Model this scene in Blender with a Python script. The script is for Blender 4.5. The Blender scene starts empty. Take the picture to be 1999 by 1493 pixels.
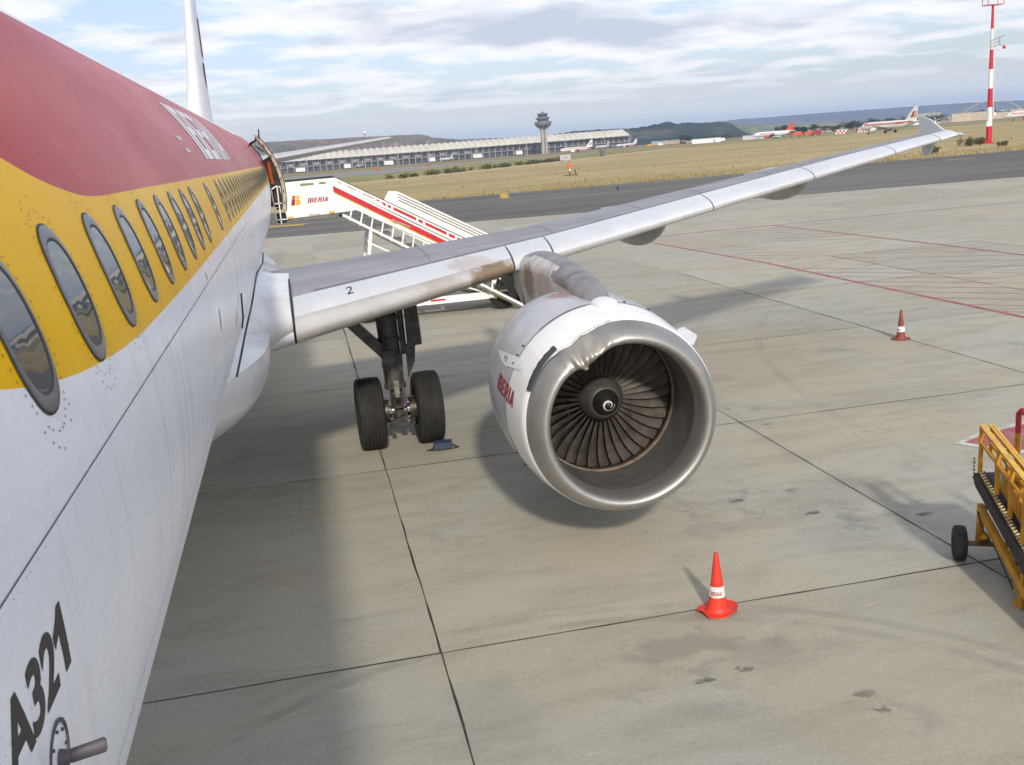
import bpy, bmesh, math, random
from mathutils import Vector, Matrix, noise
random.seed(7)
S = bpy.context.scene
COL = S.collection
R = math.radians

# ------------------------------------------------------------ camera, sky, sun
cam = bpy.data.cameras.new('camera'); co = bpy.data.objects.new('camera', cam); COL.objects.link(co)
CX, CY, CZ = 2.4414, -2.5597, 4.6208
YAW, PIT, ROL = 0.1975, 0.2297, -0.0766
fw = Vector((math.sin(YAW)*math.cos(PIT), math.cos(YAW)*math.cos(PIT), -math.sin(PIT)))
rt = Vector((math.cos(YAW), -math.sin(YAW), 0)); up = rt.cross(fw)
r2 = rt*math.cos(ROL)+up*math.sin(ROL); u2 = -rt*math.sin(ROL)+up*math.cos(ROL)
m = Matrix((r2, u2, -fw)).transposed().to_4x4(); m.translation = Vector((CX, CY, CZ))
co.matrix_world = m
cam.sensor_width = 36; cam.lens = 36*1981.47/1999; cam.clip_start = 0.05; cam.clip_end = 30000
S.camera = co

SUN = Vector((-0.13, -1.75, 1.0)).normalized()
sl = bpy.data.lights.new('sun', 'SUN'); sl.energy = 1.65; sl.angle = R(3.4); sl.color = (1.0, .92, .78)
so = bpy.data.objects.new('sun', sl); COL.objects.link(so)
so.rotation_euler = SUN.to_track_quat('Z', 'Y').to_euler(); so.location = (0, -20, 30)
S.view_settings.view_transform = 'Standard'; S.view_settings.look = 'None'
S.view_settings.exposure = 1.03; S.view_settings.gamma = 1

class NT:
    """small node-tree writer"""
    def __init__(s, tree):
        s.t = tree; s.n = tree.nodes; s.l = tree.links
    def node(s, typ, ins=None, **kw):
        n = s.n.new(typ)
        for k, v in kw.items(): setattr(n, k, v)
        for k, v in (ins or {}).items():
            if isinstance(v, bpy.types.NodeSocket): s.l.new(v, n.inputs[k])
            else: n.inputs[k].default_value = v
        return n
    def math(s, op, a, b=0.0, c=0.0, clamp=False):
        n = s.node('ShaderNodeMath', {0: a, 1: b, 2: c}, operation=op); n.use_clamp = clamp
        return n.outputs[0]
    def mix(s, f, a, b, bt='MIX'):
        n = s.node('ShaderNodeMix', data_type='RGBA', blend_type=bt)
        for k, v in ((0, f), (6, a), (7, b)):
            if isinstance(v, bpy.types.NodeSocket): s.l.new(v, n.inputs[k])
            else: n.inputs[k].default_value = (v if k == 0 else (*v, 1) if len(v) == 3 else v)
        return n.outputs[2]
    def ramp(s, f, stops, interp='LINEAR'):
        n = s.node('ShaderNodeValToRGB', {0: f}); cr = n.color_ramp; cr.interpolation = interp
        while len(cr.elements) < len(stops): cr.elements.new(.5)
        for e, (p, c) in zip(cr.elements, stops):
            e.position = p; e.color = (c, c, c, 1) if isinstance(c, (int, float)) else (*c, 1)
        return n.outputs[0]
    def noise(s, vec, scale=5, detail=4, rough=.55, dist=0.0):
        return s.node('ShaderNodeTexNoise', {'Vector': vec, 'Scale': scale, 'Detail': detail, 'Roughness': rough, 'Distortion': dist}).outputs[0]
    def smap(s, v, a, b, lo=0.0, hi=1.0):
        n = s.node('ShaderNodeMapRange', {0: v, 1: a, 2: b, 3: lo, 4: hi}, interpolation_type='SMOOTHSTEP')
        return n.outputs[0]
    def scale(s, vec, sc, loc=(0, 0, 0)):
        return s.node('ShaderNodeMapping', {'Vector': vec, 'Scale': sc, 'Location': loc}).outputs[0]

W = bpy.data.worlds.new('World'); S.world = W; W.use_nodes = True
t = NT(W.node_tree); t.n.clear()
sky = t.node('ShaderNodeTexSky', sky_type='NISHITA'); sky.sun_disc = False
sky.sun_elevation = math.asin(SUN.z); sky.sun_rotation = math.atan2(SUN.x, SUN.y) % (2*math.pi)
sky.air_density = 1.0; sky.dust_density = 1.6; sky.ozone_density = 1.5
bg1 = t.node('ShaderNodeBackground', {'Color': t.mix(1.0, sky.outputs[0], (.84, .86, 1.02), 'MULTIPLY'), 'Strength': 0.078})
tc = t.node('ShaderNodeTexCoord').outputs['Generated']
sx = t.node('ShaderNodeSeparateXYZ', {0: tc})
zz = t.math('ADD', t.math('MAXIMUM', sx.outputs[2], 0.0), 0.10)
px = t.math('DIVIDE', sx.outputs[0], zz); py = t.math('DIVIDE', sx.outputs[1], zz)
pv = t.node('ShaderNodeCombineXYZ', {0: px, 1: py, 2: 0.0}).outputs[0]
n1 = t.noise(t.scale(pv, (1.0, 1.0, 1), (3.1, 1.2, 0)), 1.55, 8, .56, .15)
n2 = t.noise(t.scale(pv, (1.0, 1.0, 1), (3.1, 1.42, 0)), 1.55, 6, .52, .15)
n3 = t.noise(t.scale(pv, (.5, 1.0, 1), (9.0, 4.0, 0)), .75, 3, .5)
hz = t.smap(sx.outputs[2], 0.0, 0.07)
cov = t.math('ADD', n1, t.math('MULTIPLY', t.math('SUBTRACT', n3, .5), .7))
mask = t.smap(cov, .36, .58)
under = t.smap(t.math('ADD', t.math('SUBTRACT', n2, n1), t.math('MULTIPLY', t.math('SUBTRACT', cov, .55), 1.5)), -.06, .22)
ccol = t.mix(under, (.88, .87, .87), (.52, .56, .66))
ccol = t.mix(t.math('SUBTRACT', 1.0, hz), ccol, (.80, .85, .88))
veil = t.math('MULTIPLY', t.math('SUBTRACT', 1.0, hz), .82)
amt = t.math('MAXIMUM', .22, t.math('MAXIMUM', t.math('MULTIPLY', mask, t.smap(sx.outputs[2], .0, .07, .35, .95)), veil))
bg2 = t.node('ShaderNodeBackground', {'Color': ccol, 'Strength': .61})
mx = t.node('ShaderNodeMixShader', {0: amt, 1: bg1.outputs[0], 2: bg2.outputs[0]})
t.node('ShaderNodeOutputWorld', {0: mx.outputs[0]})

# ------------------------------------------------------------ materials
MATS = {}
def pm(name, col, rough=.5, metal=0.0, var=.12, scale=6.0, bump=0.0, coat=0.0, spec=.5, col2=None, stretch=(1, 1, 1), fine=0.0, emit=None):
    if name in MATS: return MATS[name]
    M = bpy.data.materials.new(name); M.use_nodes = True; t = NT(M.node_tree); b = t.n['Principled BSDF']
    o = t.scale(t.node('ShaderNodeTexCoord').outputs['Object'], stretch)
    n = t.noise(o, scale, 5, .6)
    c2 = col2 or tuple(c*(1-var*2) for c in col); c1 = col if col2 else tuple(min(1, c*(1+var*.5)) for c in col)
    c = t.mix(t.smap(n, .35, .68), c1, c2)
    if fine:
        c = t.mix(1.0, c, t.ramp(t.noise(o, scale*18, 2, .7), [(.3, 1-fine), (.7, 1.0)]), 'MULTIPLY')
    t.l.new(c, b.inputs['Base Color'])
    b.inputs['Roughness'].default_value = rough; b.inputs['Metallic'].default_value = metal
    b.inputs['Coat Weight'].default_value = coat; b.inputs['Coat Roughness'].default_value = .06
    b.inputs['Specular IOR Level'].default_value = spec
    t.l.new(t.math('MULTIPLY_ADD', n, .2, rough-.1, clamp=True), b.inputs['Roughness'])
    if bump:
        bn = t.node('ShaderNodeBump', {'Strength': bump, 'Distance': .02, 'Height': t.noise(o, scale*3, 4, .6)})
        t.l.new(bn.outputs[0], b.inputs['Normal'])
    if emit: b.inputs['Emission Color'].default_value = (*emit, 1); b.inputs['Emission Strength'].default_value = 1
    MATS[name] = M; return M

def fcurve(t, v, pts, lo, hi):
    """piecewise curve of v given (v, out) points, both scaled into 0..1"""
    x0, x1 = pts[0][0], pts[-1][0]
    n = t.node('ShaderNodeFloatCurve', {1: t.node('ShaderNodeMapRange', {0: v, 1: x0, 2: x1, 3: 0.0, 4: 1.0}).outputs[0]})
    cu = n.mapping.curves[0]
    while len(cu.points) < len(pts): cu.points.new(.5, .5)
    for p, (a, b_) in zip(cu.points, pts):
        p.location = ((a-x0)/(x1-x0), (b_-lo)/(hi-lo)); p.handle_type = 'AUTO_CLAMPED'
    n.mapping.update()
    return t.math('MULTIPLY_ADD', n.outputs[0], hi-lo, lo)

def livery_mat():
    M = bpy.data.materials.new('fuselage_paint'); M.use_nodes = True; t = NT(M.node_tree); b = t.n['Principled BSDF']
    o = t.node('ShaderNodeTexCoord').outputs['Object']; s = t.node('ShaderNodeSeparateXYZ', {0: o})
    y, z = s.outputs[1], s.outputs[2]
    # front of the band: it swings up towards the nose
    redf = fcurve(t, y, [(-2.2, 5.45), (-1.2, 5.1), (-.5, 4.83), (.03, 4.68), (.26, 4.624), (.45, 4.594), (.72, 4.566), (1.16, 4.559), (2.0, 4.56), (4.0, 4.56)], 4.4, 5.5)
    yelf = fcurve(t, y, [(-2.2, 4.75), (-1.2, 4.40), (-.78, 4.29), (-.37, 4.223), (.0, 4.187), (.54, 4.158), (1.01, 4.150), (2.1, 4.141), (3.0, 4.139), (4.0, 4.139)], 4.1, 4.8)
    def edge(v, w=.0015): return t.smap(v, -w, w)
    isyel = edge(t.math('SUBTRACT', z, yelf)); isred = edge(t.math('SUBTRACT', z, redf))
    iswt = edge(t.math('SUBTRACT', z, 5.385))
    n = t.noise(t.scale(o, (1, .35, 1)), 1.6, 5, .6)
    fn = t.noise(o, 60, 2, .6)
    wht = t.mix(t.smap(n, .35, .7), (.88, .92, .99), (.80, .84, .92))
    yel = t.mix(t.smap(n, .3, .7), (.90, .53, .001), (.85, .48, .002))
    red = t.mix(t.smap(n, .3, .7), (.49, .010, .006), (.40, .011, .012))
    c = t.mix(isyel, wht, yel); c = t.mix(isred, c, red); c = t.mix(iswt, c, (.78, .79, .82))
    c = t.mix(1.0, c, t.ramp(fn, [(.3, .94), (.7, 1.0)]), 'MULTIPLY')
    # dirt streaks running down the lower side
    st = t.noise(t.scale(o, (.3, 2.5, .25)), 3.0, 4, .6)
    c = t.mix(t.math('MULTIPLY', t.math('MULTIPLY', t.smap(st, .52, .72), .6), t.math('SUBTRACT', 1.0, isyel)), c, (.62, .61, .61))
    t.l.new(c, b.inputs['Base Color'])
    t.l.new(t.math('MULTIPLY_ADD', n, .16, .20), b.inputs['Roughness'])
    b.inputs['Coat Weight'].default_value = .0; t.l.new(t.math('ADD', t.math('MULTIPLY_ADD', isyel, -.31, .33), t.math('MULTIPLY', isred, .03)), b.inputs['Specular IOR Level'])
    bn = t.node('ShaderNodeBump', {'Strength': .22, 'Distance': .02, 'Height': t.noise(t.scale(o, (1, 1, 1)), 2.1, 3, .5)})
    t.l.new(bn.outputs[0], b.inputs['Normal']); t.l.new(bn.outputs[0], b.inputs['Coat Normal'])
    return M

def stained(name, base, rough, metal, stains, var=.1, coat=0.0, bump=0.0, scale=3.0):
    """base paint with brown or grey blotches; stains = [(centre, radii, colour, noise scale, strength)]"""
    M = bpy.data.materials.new(name); M.use_nodes = True; t = NT(M.node_tree); b = t.n['Principled BSDF']
    o = t.node('ShaderNodeTexCoord').outputs['Object']
    n = t.noise(o, scale, 6, .65)
    c = t.mix(t.smap(n, .35, .7), base, tuple(x*(1-2*var) for x in base))
    for cen, rad, colr, ns, amt in stains:
        v = t.node('ShaderNodeVectorMath', {0: o, 1: cen}, operation='SUBTRACT').outputs[0]
        v = t.node('ShaderNodeVectorMath', {0: v, 1: tuple(1/r for r in rad)}, operation='MULTIPLY').outputs[0]
        L = t.node('ShaderNodeVectorMath', {0: v}, operation='LENGTH').outputs['Value']
        f = t.math('ADD', t.math('SUBTRACT', 1.0, L), t.math('MULTIPLY', t.math('SUBTRACT', t.noise(o, ns, 6, .7), .5), 1.6))
        c = t.mix(t.math('MULTIPLY', t.smap(f, .0, .45), amt), c, colr)
    t.l.new(c, b.inputs['Base Color']); b.inputs['Metallic'].default_value = metal
    t.l.new(t.math('MULTIPLY_ADD', n, .25, rough-.12, clamp=True), b.inputs['Roughness'])
    b.inputs['Coat Weight'].default_value = coat
    if bump:
        bn = t.node('ShaderNodeBump', {'Strength': bump, 'Distance': .01, 'Height': t.noise(o, scale*4, 4, .6)})
        t.l.new(bn.outputs[0], b.inputs['Normal'])
    return M

def apron_mat():
    M = bpy.data.materials.new('concrete'); M.use_nodes = True; t = NT(M.node_tree); b = t.n['Principled BSDF']
    o = t.node('ShaderNodeTexCoord').outputs['Object']
    s = t.node('ShaderNodeSeparateXYZ', {0: o})
    # slab index for a slightly different tone per slab
    ix = t.math('FLOOR', t.math('DIVIDE', t.math('SUBTRACT', s.outputs[0], 3.317), 5.75))
    iy = t.math('FLOOR', t.math('DIVIDE', t.math('SUBTRACT', s.outputs[1], 6.213), 5.95))
    wn = t.node('ShaderNodeTexWhiteNoise', {0: t.node('ShaderNodeCombineXYZ', {0: ix, 1: iy, 2: 0.0}).outputs[0]}, noise_dimensions='3D').outputs[0]
    big = t.noise(o, .22, 4, .6); mid = t.noise(t.scale(o, (.45, 1.3, 1)), 1.4, 7, .68, .5); fin = t.noise(o, 28, 4, .75); grain = t.noise(o, 140, 2, .7)
    strk = t.noise(t.scale(o, (.18, 2.2, 1)), 1.1, 6, .65, .3)
    c = t.mix(t.smap(big, .36, .64), (.405, .372, .298), (.385, .385, .34))
    c = t.mix(t.math('MULTIPLY', t.smap(mid, .42, .72), .55), c, (.27, .25, .205))
    c = t.mix(t.math('MULTIPLY', t.smap(strk, .52, .74), .22), c, (.47, .435, .355))
    c = t.mix(t.math('MULTIPLY', t.smap(t.noise(t.scale(o, (.5, 1.6, 1), (7, 3, 0)), 3.1, 6, .72), .58, .74), .5), c, (.54, .51, .44))
    c = t.mix(1.0, c, t.ramp(wn, [(0, .90), (1, 1.06)]), 'MULTIPLY')
    c = t.mix(1.0, c, t.ramp(fin, [(.3, .86), (.7, 1.08)]), 'MULTIPLY')
    c = t.mix(1.0, c, t.ramp(grain, [(.3, .86), (.7, 1.10)]), 'MULTIPLY')
    # oil spots in patches
    vo = t.node('ShaderNodeTexVoronoi', {'Vector': t.scale(o, (.55, 1.0, 1)), 'Scale': 2.3}, feature='F1')
    spot = t.smap(t.math('ADD', vo.outputs['Distance'], t.math('MULTIPLY', t.math('SUBTRACT', t.noise(o, 9, 4, .7), .5), .35)), .17, .08)
    def region(cx, cy, r):
        d = t.node('ShaderNodeVectorMath', {0: o, 1: (cx, cy, 0)}, operation='DISTANCE').outputs['Value']
        return t.smap(d, r, r*.4)
    reg = t.math('MAXIMUM', region(8.8, 8.1, 1.5), region(5.4, 5.4, 1.3)); reg = t.math('MAXIMUM', reg, region(7.2, 8.8, 1.4))
    reg = t.math('MAXIMUM', reg, t.smap(t.noise(o, .35, 2, .5), .60, .72))
    c = t.mix(t.math('MULTIPLY', t.math('MULTIPLY', spot, reg), .8), c, (.085, .085, .085))
    blot = t.smap(t.noise(o, 1.7, 5, .7), .50, .66)
    c = t.mix(t.math('MULTIPLY', t.math('MULTIPLY', blot, reg), .45), c, (.15, .15, .16))
    brk = t.smap(t.noise(o, 1.3, 4, .6), .38, .58)
    for cx, cy, r_, w_, k_ in ((4.2, 2.0, 4.35, .10, .22), (4.2, 2.0, 4.62, .09, .18), (30.0, 10.0, 19.5, .13, .14), (30.0, 10.0, 21.0, .13, .12)):
        d = t.node('ShaderNodeVectorMath', {0: o, 1: (cx, cy, 0)}, operation='DISTANCE').outputs['Value']
        dd = t.math('ABSOLUTE', t.math('SUBTRACT', d, r_))
        c = t.mix(t.math('MULTIPLY', t.math('MULTIPLY', t.smap(dd, w_, w_*.3), brk), k_), c, (.10, .10, .10))
    for cx, cy, rx_, ry_, k_ in ((5.45, 5.55, .75, .30, .40), (6.1, 5.2, .5, .4, .25), (8.75, 8.6, 1.2, .8, .20), (8.2, 7.4, .9, .6, .16), (3.6, 5.0, .5, .9, .18), (12.0, 12.5, 2.2, 1.0, .14), (6.5, 20.0, 3.0, 1.0, .14)):
        v = t.node('ShaderNodeVectorMath', {0: t.node('ShaderNodeVectorMath', {0: o, 1: (cx, cy, 0)}, operation='SUBTRACT').outputs[0], 1: (1/rx_, 1/ry_, 0)}, operation='MULTIPLY').outputs[0]
        L = t.node('ShaderNodeVectorMath', {0: v}, operation='LENGTH').outputs['Value']
        f = t.smap(t.math('ADD', t.math('SUBTRACT', 1.0, L), t.math('MULTIPLY', t.math('SUBTRACT', t.noise(o, 3.5, 5, .7), .5), 1.8)), 0.0, .6)
        c = t.mix(t.math('MULTIPLY', f, k_), c, (.13, .13, .125))
    # fine cracks
    vc = t.node('ShaderNodeTexVoronoi', {'Vector': t.node('ShaderNodeVectorMath', {0: o, 1: t.node('ShaderNodeTexNoise', {'Vector': o, 'Scale': 1.5, 'Detail': 4}).outputs['Color']}, operation='ADD').outputs[0], 'Scale': .33}, feature='DISTANCE_TO_EDGE')
    c = t.mix(t.math('MULTIPLY', t.math('MULTIPLY', t.smap(vc.outputs['Distance'], .006, .001), t.smap(t.noise(o, .5, 2, .5), .54, .64)), .28), c, (.12, .11, .10))
    t.l.new(c, b.inputs['Base Color']); b.inputs['Roughness'].default_value = .9
    b.inputs['Specular IOR Level'].default_value = .25
    bn = t.node('ShaderNodeBump', {'Strength': .35, 'Distance': .008, 'Height': fin})
    t.l.new(bn.outputs[0], b.inputs['Normal'])
    return M

def terrain_mat():
    M = bpy.data.materials.new('terrain'); M.use_nodes = True; t = NT(M.node_tree); b = t.n['Principled BSDF']
    o = t.node('ShaderNodeTexCoord').outputs['Object']
    a = t.noise(o, .012, 6, .6); g = t.noise(t.scale(o, (.25, 1, 1)), .5, 6, .7); f = t.noise(o, 4, 3, .7)
    c = t.mix(t.smap(a, .4, .6), (.33, .235, .10), (.20, .18, .075))
    c = t.mix(t.math('MULTIPLY', t.smap(g, .45, .7), .6), c, (.42, .31, .155))
    c = t.mix(1.0, c, t.ramp(f, [(.3, .75), (.7, 1.1)]), 'MULTIPLY')
    t.l.new(c, b.inputs['Base Color']); b.inputs['Roughness'].default_value = 1.0; b.inputs['Specular IOR Level'].default_value = .1
    return M

# ------------------------------------------------------------ builders
def tag(o, label=None, cat=None, group=None, kind=None):
    if label: o['label'] = label
    if cat: o['category'] = cat
    if group: o['group'] = group
    if kind: o['kind'] = kind
    return o
def thing(name, loc, label, cat, group=None, rz=0):
    o = bpy.data.objects.new(name, None); COL.objects.link(o); o.location = loc; o.rotation_euler = (0, 0, rz)
    o.empty_display_size = .3
    return tag(o, label, cat, group)
def rootloc(p):
    while p.parent: p = p.parent
    return p
def obj(name, bm, mats, parent=None, smooth=False, world=True, autos=None):
    """link a bmesh; its vertices are in world coordinates unless world is False"""
    bmesh.ops.remove_doubles(bm, verts=bm.verts, dist=1e-6) if len(bm.verts) < 400000 else None
    me = bpy.data.meshes.new(name)
    if parent and world:
        r = rootloc(parent); mt = Matrix.Rotation(-r.rotation_euler.z, 4, 'Z') @ Matrix.Translation(-r.location)
        bmesh.ops.transform(bm, matrix=mt, verts=bm.verts)
    bm.to_mesh(me); bm.free()
    for mm in (mats if isinstance(mats, (list, tuple)) else [mats]): me.materials.append(mm)
    if smooth:
        for p in me.polygons: p.use_smooth = True
        if smooth != 1: me.set_sharp_from_angle(angle=R(smooth))
    o = bpy.data.objects.new(name, me); COL.objects.link(o)
    if parent: o.parent = parent
    return o
def copy_tree(o, parent=None):
    c = o.copy(); COL.objects.link(c); c.parent = parent
    for ch in o.children: copy_tree(ch, c)
    return c
def B(): return bmesh.new()
def setmi(bm, n0, mi):
    if mi:
        bm.faces.ensure_lookup_table()
        for f in bm.faces[n0:]: f.material_index = mi
def box(bm, c, s, rot=None, mi=0, taper=1.0):
    n0 = len(bm.faces)
    v = bmesh.ops.create_cube(bm, size=1)['verts']
    for x in v:
        k = taper if x.co.z > 0 else 1
        x.co = Vector((x.co.x*s[0]*k, x.co.y*s[1]*k, x.co.z*s[2]))
        if rot is not None: x.co = rot @ x.co
        x.co += Vector(c)
    setmi(bm, n0, mi); return v
def bar(bm, a, b, w, h=None, mi=0, updir=(0, 0, 1)):
    """rectangular bar from a to b"""
    a = Vector(a); b = Vector(b); d = b-a; L = d.length
    if L < 1e-6: return
    d.normalize(); u = Vector(updir); s = d.cross(u)
    if s.length < 1e-4: s = d.cross(Vector((1, 0, 0)))
    s.normalize(); u = s.cross(d)
    rot = Matrix((d, s, u)).transposed()
    return box(bm, (a+b)/2, (L, w, h or w), rot, mi)
def tube(bm, a, b, r, r1=None, seg=12, mi=0, caps=True):
    a = Vector(a); b = Vector(b); r1 = r if r1 is None else r1; n0 = len(bm.faces)
    q = (b-a).to_track_quat('Z', 'Y'); L = (b-a).length
    ra, rb = [], []
    for i in range(seg):
        an = 2*math.pi*i/seg; e = Vector((math.cos(an), math.sin(an), 0))
        ra.append(bm.verts.new(a+q @ (e*r))); rb.append(bm.verts.new(a+q @ (e*r1+Vector((0, 0, L)))))
    for i in range(seg): bm.faces.new((ra[i], ra[(i+1) % seg], rb[(i+1) % seg], rb[i]))
    if caps: bm.faces.new(ra[::-1]); bm.faces.new(rb)
    setmi(bm, n0, mi)
def pipe(bm, pts, r, seg=8, mi=0):
    for a, b in zip(pts, pts[1:]): tube(bm, a, b, r, seg=seg, mi=mi)
    for p in pts[1:-1]:
        n0 = len(bm.faces); bmesh.ops.create_icosphere(bm, subdivisions=1, radius=r*1.02, matrix=Matrix.Translation(p)); setmi(bm, n0, mi)
def lathe(bm, prof, org, axis, seg=64, mi=0, fn=None, a0=0, a1=360, xref=(1, 0, 0)):
    """prof = [(d, r)] along axis from org"""
    n0 = len(bm.faces); ax = Vector(axis).normalized(); X = Vector(xref); X = (X-ax*X.dot(ax)).normalized(); Y = ax.cross(X)
    full = abs(a1-a0) >= 360; rings = []
    for (d, r) in prof:
        ring = []
        for i in range(seg if full else seg+1):
            an = R(a0+(a1-a0)*i/seg); dd, rr = (d, r) if fn is None else fn(d, r, math.degrees(an))
            ring.append(bm.verts.new(Vector(org)+ax*dd+(X*math.cos(an)+Y*math.sin(an))*rr))
        rings.append(ring)
    for A, C_ in zip(rings, rings[1:]):
        n = len(A)
        for i in range(n if full else n-1):
            j = (i+1) % n; bm.faces.new((A[i], A[j], C_[j], C_[i]))
    setmi(bm, n0, mi); return rings
def loft(bm, loops, closed=True, mi=0, caps=True):
    n0 = len(bm.faces); rs = [[bm.verts.new(p) for p in L] for L in loops]; n = len(rs[0])
    for A, C_ in zip(rs, rs[1:]):
        for i in range(n if closed else n-1):
            j = (i+1) % n; bm.faces.new((A[i], A[j], C_[j], C_[i]))
    if caps and closed: bm.faces.new(rs[0][::-1]); bm.faces.new(rs[-1])
    setmi(bm, n0, mi); return rs
def prism(bm, poly, thick, fn, mi=0):
    """extrude 2-D polygon; fn(u, v, w) -> world point, w in 0..thick"""
    n0 = len(bm.faces)
    A = [bm.verts.new(fn(u, v, 0)) for u, v in poly]; C_ = [bm.verts.new(fn(u, v, thick)) for u, v in poly]
    bm.faces.new(A[::-1]); bm.faces.new(C_)
    for i in range(len(A)):
        j = (i+1) % len(A); bm.faces.new((A[i], A[j], C_[j], C_[i]))
    setmi(bm, n0, mi)
def poly(bm, pts, mi=0):
    f = bm.faces.new([bm.verts.new(p) for p in pts]); f.material_index = mi; return f
def text_bm(s, size, fn, shear=0.0, bold=0.0, cuts=12, xs=1.0, track=1.0):
    cu = bpy.data.curves.new('lettering', 'FONT'); cu.body = s; cu.size = size; cu.shear = shear; cu.offset = bold; cu.space_character = track
    o = bpy.data.objects.new('lettering', cu); COL.objects.link(o)
    bpy.context.view_layer.update()
    me = bpy.data.meshes.new_from_object(o.evaluated_get(bpy.context.evaluated_depsgraph_get()))
    bm = B(); bm.from_mesh(me); COL.objects.unlink(o); bpy.data.objects.remove(o); bpy.data.curves.remove(cu); bpy.data.meshes.remove(me)
    bmesh.ops.remove_doubles(bm, verts=bm.verts, dist=1e-5)
    ys = [v.co.y for v in bm.verts]; y0, y1 = min(ys), max(ys); x0 = min(v.co.x for v in bm.verts); x1 = max(v.co.x for v in bm.verts)
    for k in range(1, cuts):
        yy = y0+(y1-y0)*k/cuts
        bmesh.ops.bisect_plane(bm, geom=bm.verts[:]+bm.edges[:]+bm.faces[:], plane_co=(0, yy, 0), plane_no=(0, 1, 0))
    for v in bm.verts:
        u = (v.co.x-x0)/(x1-x0); w = (v.co.y-y0)/(y1-y0); v.co = fn(u, w)
    return bm
GLY = {'I': (.34, [[(0, 0), (.34, 0), (.34, 1), (0, 1)]]),
 'B': (1.0, [[(0, 0), (.32, 0), (.32, 1), (0, 1)], [(.32, .83), (.88, .83), (.80, 1), (.32, 1)], [(.32, .42), (.90, .42), (.90, .58), (.32, .58)], [(.32, 0), (.88, 0), (.98, .17), (.32, .17)], [(.64, .58), (.90, .58), (.94, .68), (.92, .83), (.64, .83)], [(.66, .17), (.98, .17), (1, .30), (.92, .42), (.66, .42)]]),
 'E': (.9, [[(0, 0), (.32, 0), (.32, 1), (0, 1)], [(.32, .83), (.9, .83), (.9, 1), (.32, 1)], [(.32, .42), (.82, .42), (.82, .58), (.32, .58)], [(.32, 0), (.9, 0), (.9, .17), (.32, .17)]]),
 'R': (1.0, [[(0, 0), (.32, 0), (.32, 1), (0, 1)], [(.32, .83), (.90, .83), (.80, 1), (.32, 1)], [(.32, .42), (.86, .42), (.94, .52), (.94, .58), (.32, .58)], [(.64, .58), (.94, .58), (.96, .68), (.90, .83), (.64, .83)], [(.66, 0), (1.0, 0), (.78, .42), (.46, .42)]]),
 'A': (1.0, [[(0, 0), (.30, 0), (.38, .20), (.50, .70), (.50, 1), (.34, 1)], [(1, 0), (.66, 1), (.50, 1), (.50, .70), (.62, .20), (.70, 0)][::-1], [(.38, .20), (.62, .20), (.58, .36), (.42, .36)]])}
def block_bm(s, fn, shear=.25, gap=.16, cuts=1):
    bm = B(); x = 0
    for ch in s:
        w_, ps = GLY[ch]
        for p in ps: bm.faces.new([bm.verts.new((x+a+shear*b, b, 0)) for a, b in p])
        x += w_+gap
    X1 = x-gap+shear
    for k in range(1, cuts): bmesh.ops.bisect_plane(bm, geom=bm.verts[:]+bm.edges[:]+bm.faces[:], plane_co=(0, k/cuts, 0), plane_no=(0, 1, 0))
    for k in range(1, cuts*2): bmesh.ops.bisect_plane(bm, geom=bm.verts[:]+bm.edges[:]+bm.faces[:], plane_co=(X1*k/cuts/2, 0, 0), plane_no=(1, 0, 0))
    for v in bm.verts: v.co = fn(v.co.x/X1, v.co.y)
    bm.normal_update(); return bm
def struct(name, bm, mats, **kw):
    o = obj(name, bm, mats, **kw); o['kind'] = 'structure'; return o

# ------------------------------------------------------------ the ground
Y0, SLP = 30.0, 0.0085
def gz(y): return 0.0 if y < Y0 else -SLP*(y-Y0)
def sheet(name, outline, mat, off, cuts=()):
    """flat sheet following the ground, split at the crease"""
    bm = B(); f = bm.faces.new([bm.verts.new((x, y, 0)) for x, y in outline])
    for yy in (Y0,)+tuple(cuts):
        bmesh.ops.bisect_plane(bm, geom=bm.verts[:]+bm.edges[:]+bm.faces[:], plane_co=(0, yy, 0), plane_no=(0, 1, 0))
    for v in bm.verts: v.co.z = gz(v.co.y)+off
    bmesh.ops.recalc_face_normals(bm, faces=bm.faces)
    for f in bm.faces:
        if f.normal.z < 0: f.normal_flip()
    return struct(name, bm, mat)
M_apron = apron_mat(); M_terr = terrain_mat()
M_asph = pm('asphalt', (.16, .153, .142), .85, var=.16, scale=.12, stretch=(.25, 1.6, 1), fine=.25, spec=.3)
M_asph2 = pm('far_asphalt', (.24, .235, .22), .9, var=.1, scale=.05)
M_dirt = pm('sandy_soil', (.46, .37, .25), 1, var=.12, scale=.2)
M_grn = pm('green_grass', (.19, .20, .075), 1, var=.2, scale=.03, col2=(.34, .29, .13), spec=.1)
M_dry = pm('dry_grass', (.50, .395, .22), 1, scale=.045, col2=(.38, .31, .155), stretch=(.35, 1, 1), fine=.35, spec=.1)
sheet('terrain', [(-9000, -60), (12000, -60), (12000, 9500), (-9000, 9500)], M_terr, -0.016)
sheet('apron', [(-90, -50), (160, -50), (160, 45), (52.8, 60.9), (0, 68.8), (-90, 82)], M_apron, 0.0)
sheet('taxiway', [(-200, 98.8), (0, 68.8), (52.8, 60.9), (160, 45), (320, 22), (320, 99), (0, 112.4), (-200, 120)], M_asph, -0.004)
sheet('dry_grass_field', [(-200, 120), (0, 112.4), (320, 99), (900, 75), (1400, 300), (620, 560), (225, 560), (97, 350), (30, 260), (-200, 250)], M_dry, -0.008)
sheet('green_verge', [(-200, 250), (30, 260), (97, 350), (225, 560), (620, 560), (1400, 300), (1800, 500), (900, 760), (260, 760), (60, 640), (-300, 560)], M_grn, -0.008)
sheet('sandy_track', [(0, 243), (30, 262), (97, 350), (225, 560), (240, 590), (226, 590), (90, 362), (26, 274), (-6, 256)], M_dirt, -0.004)
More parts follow.
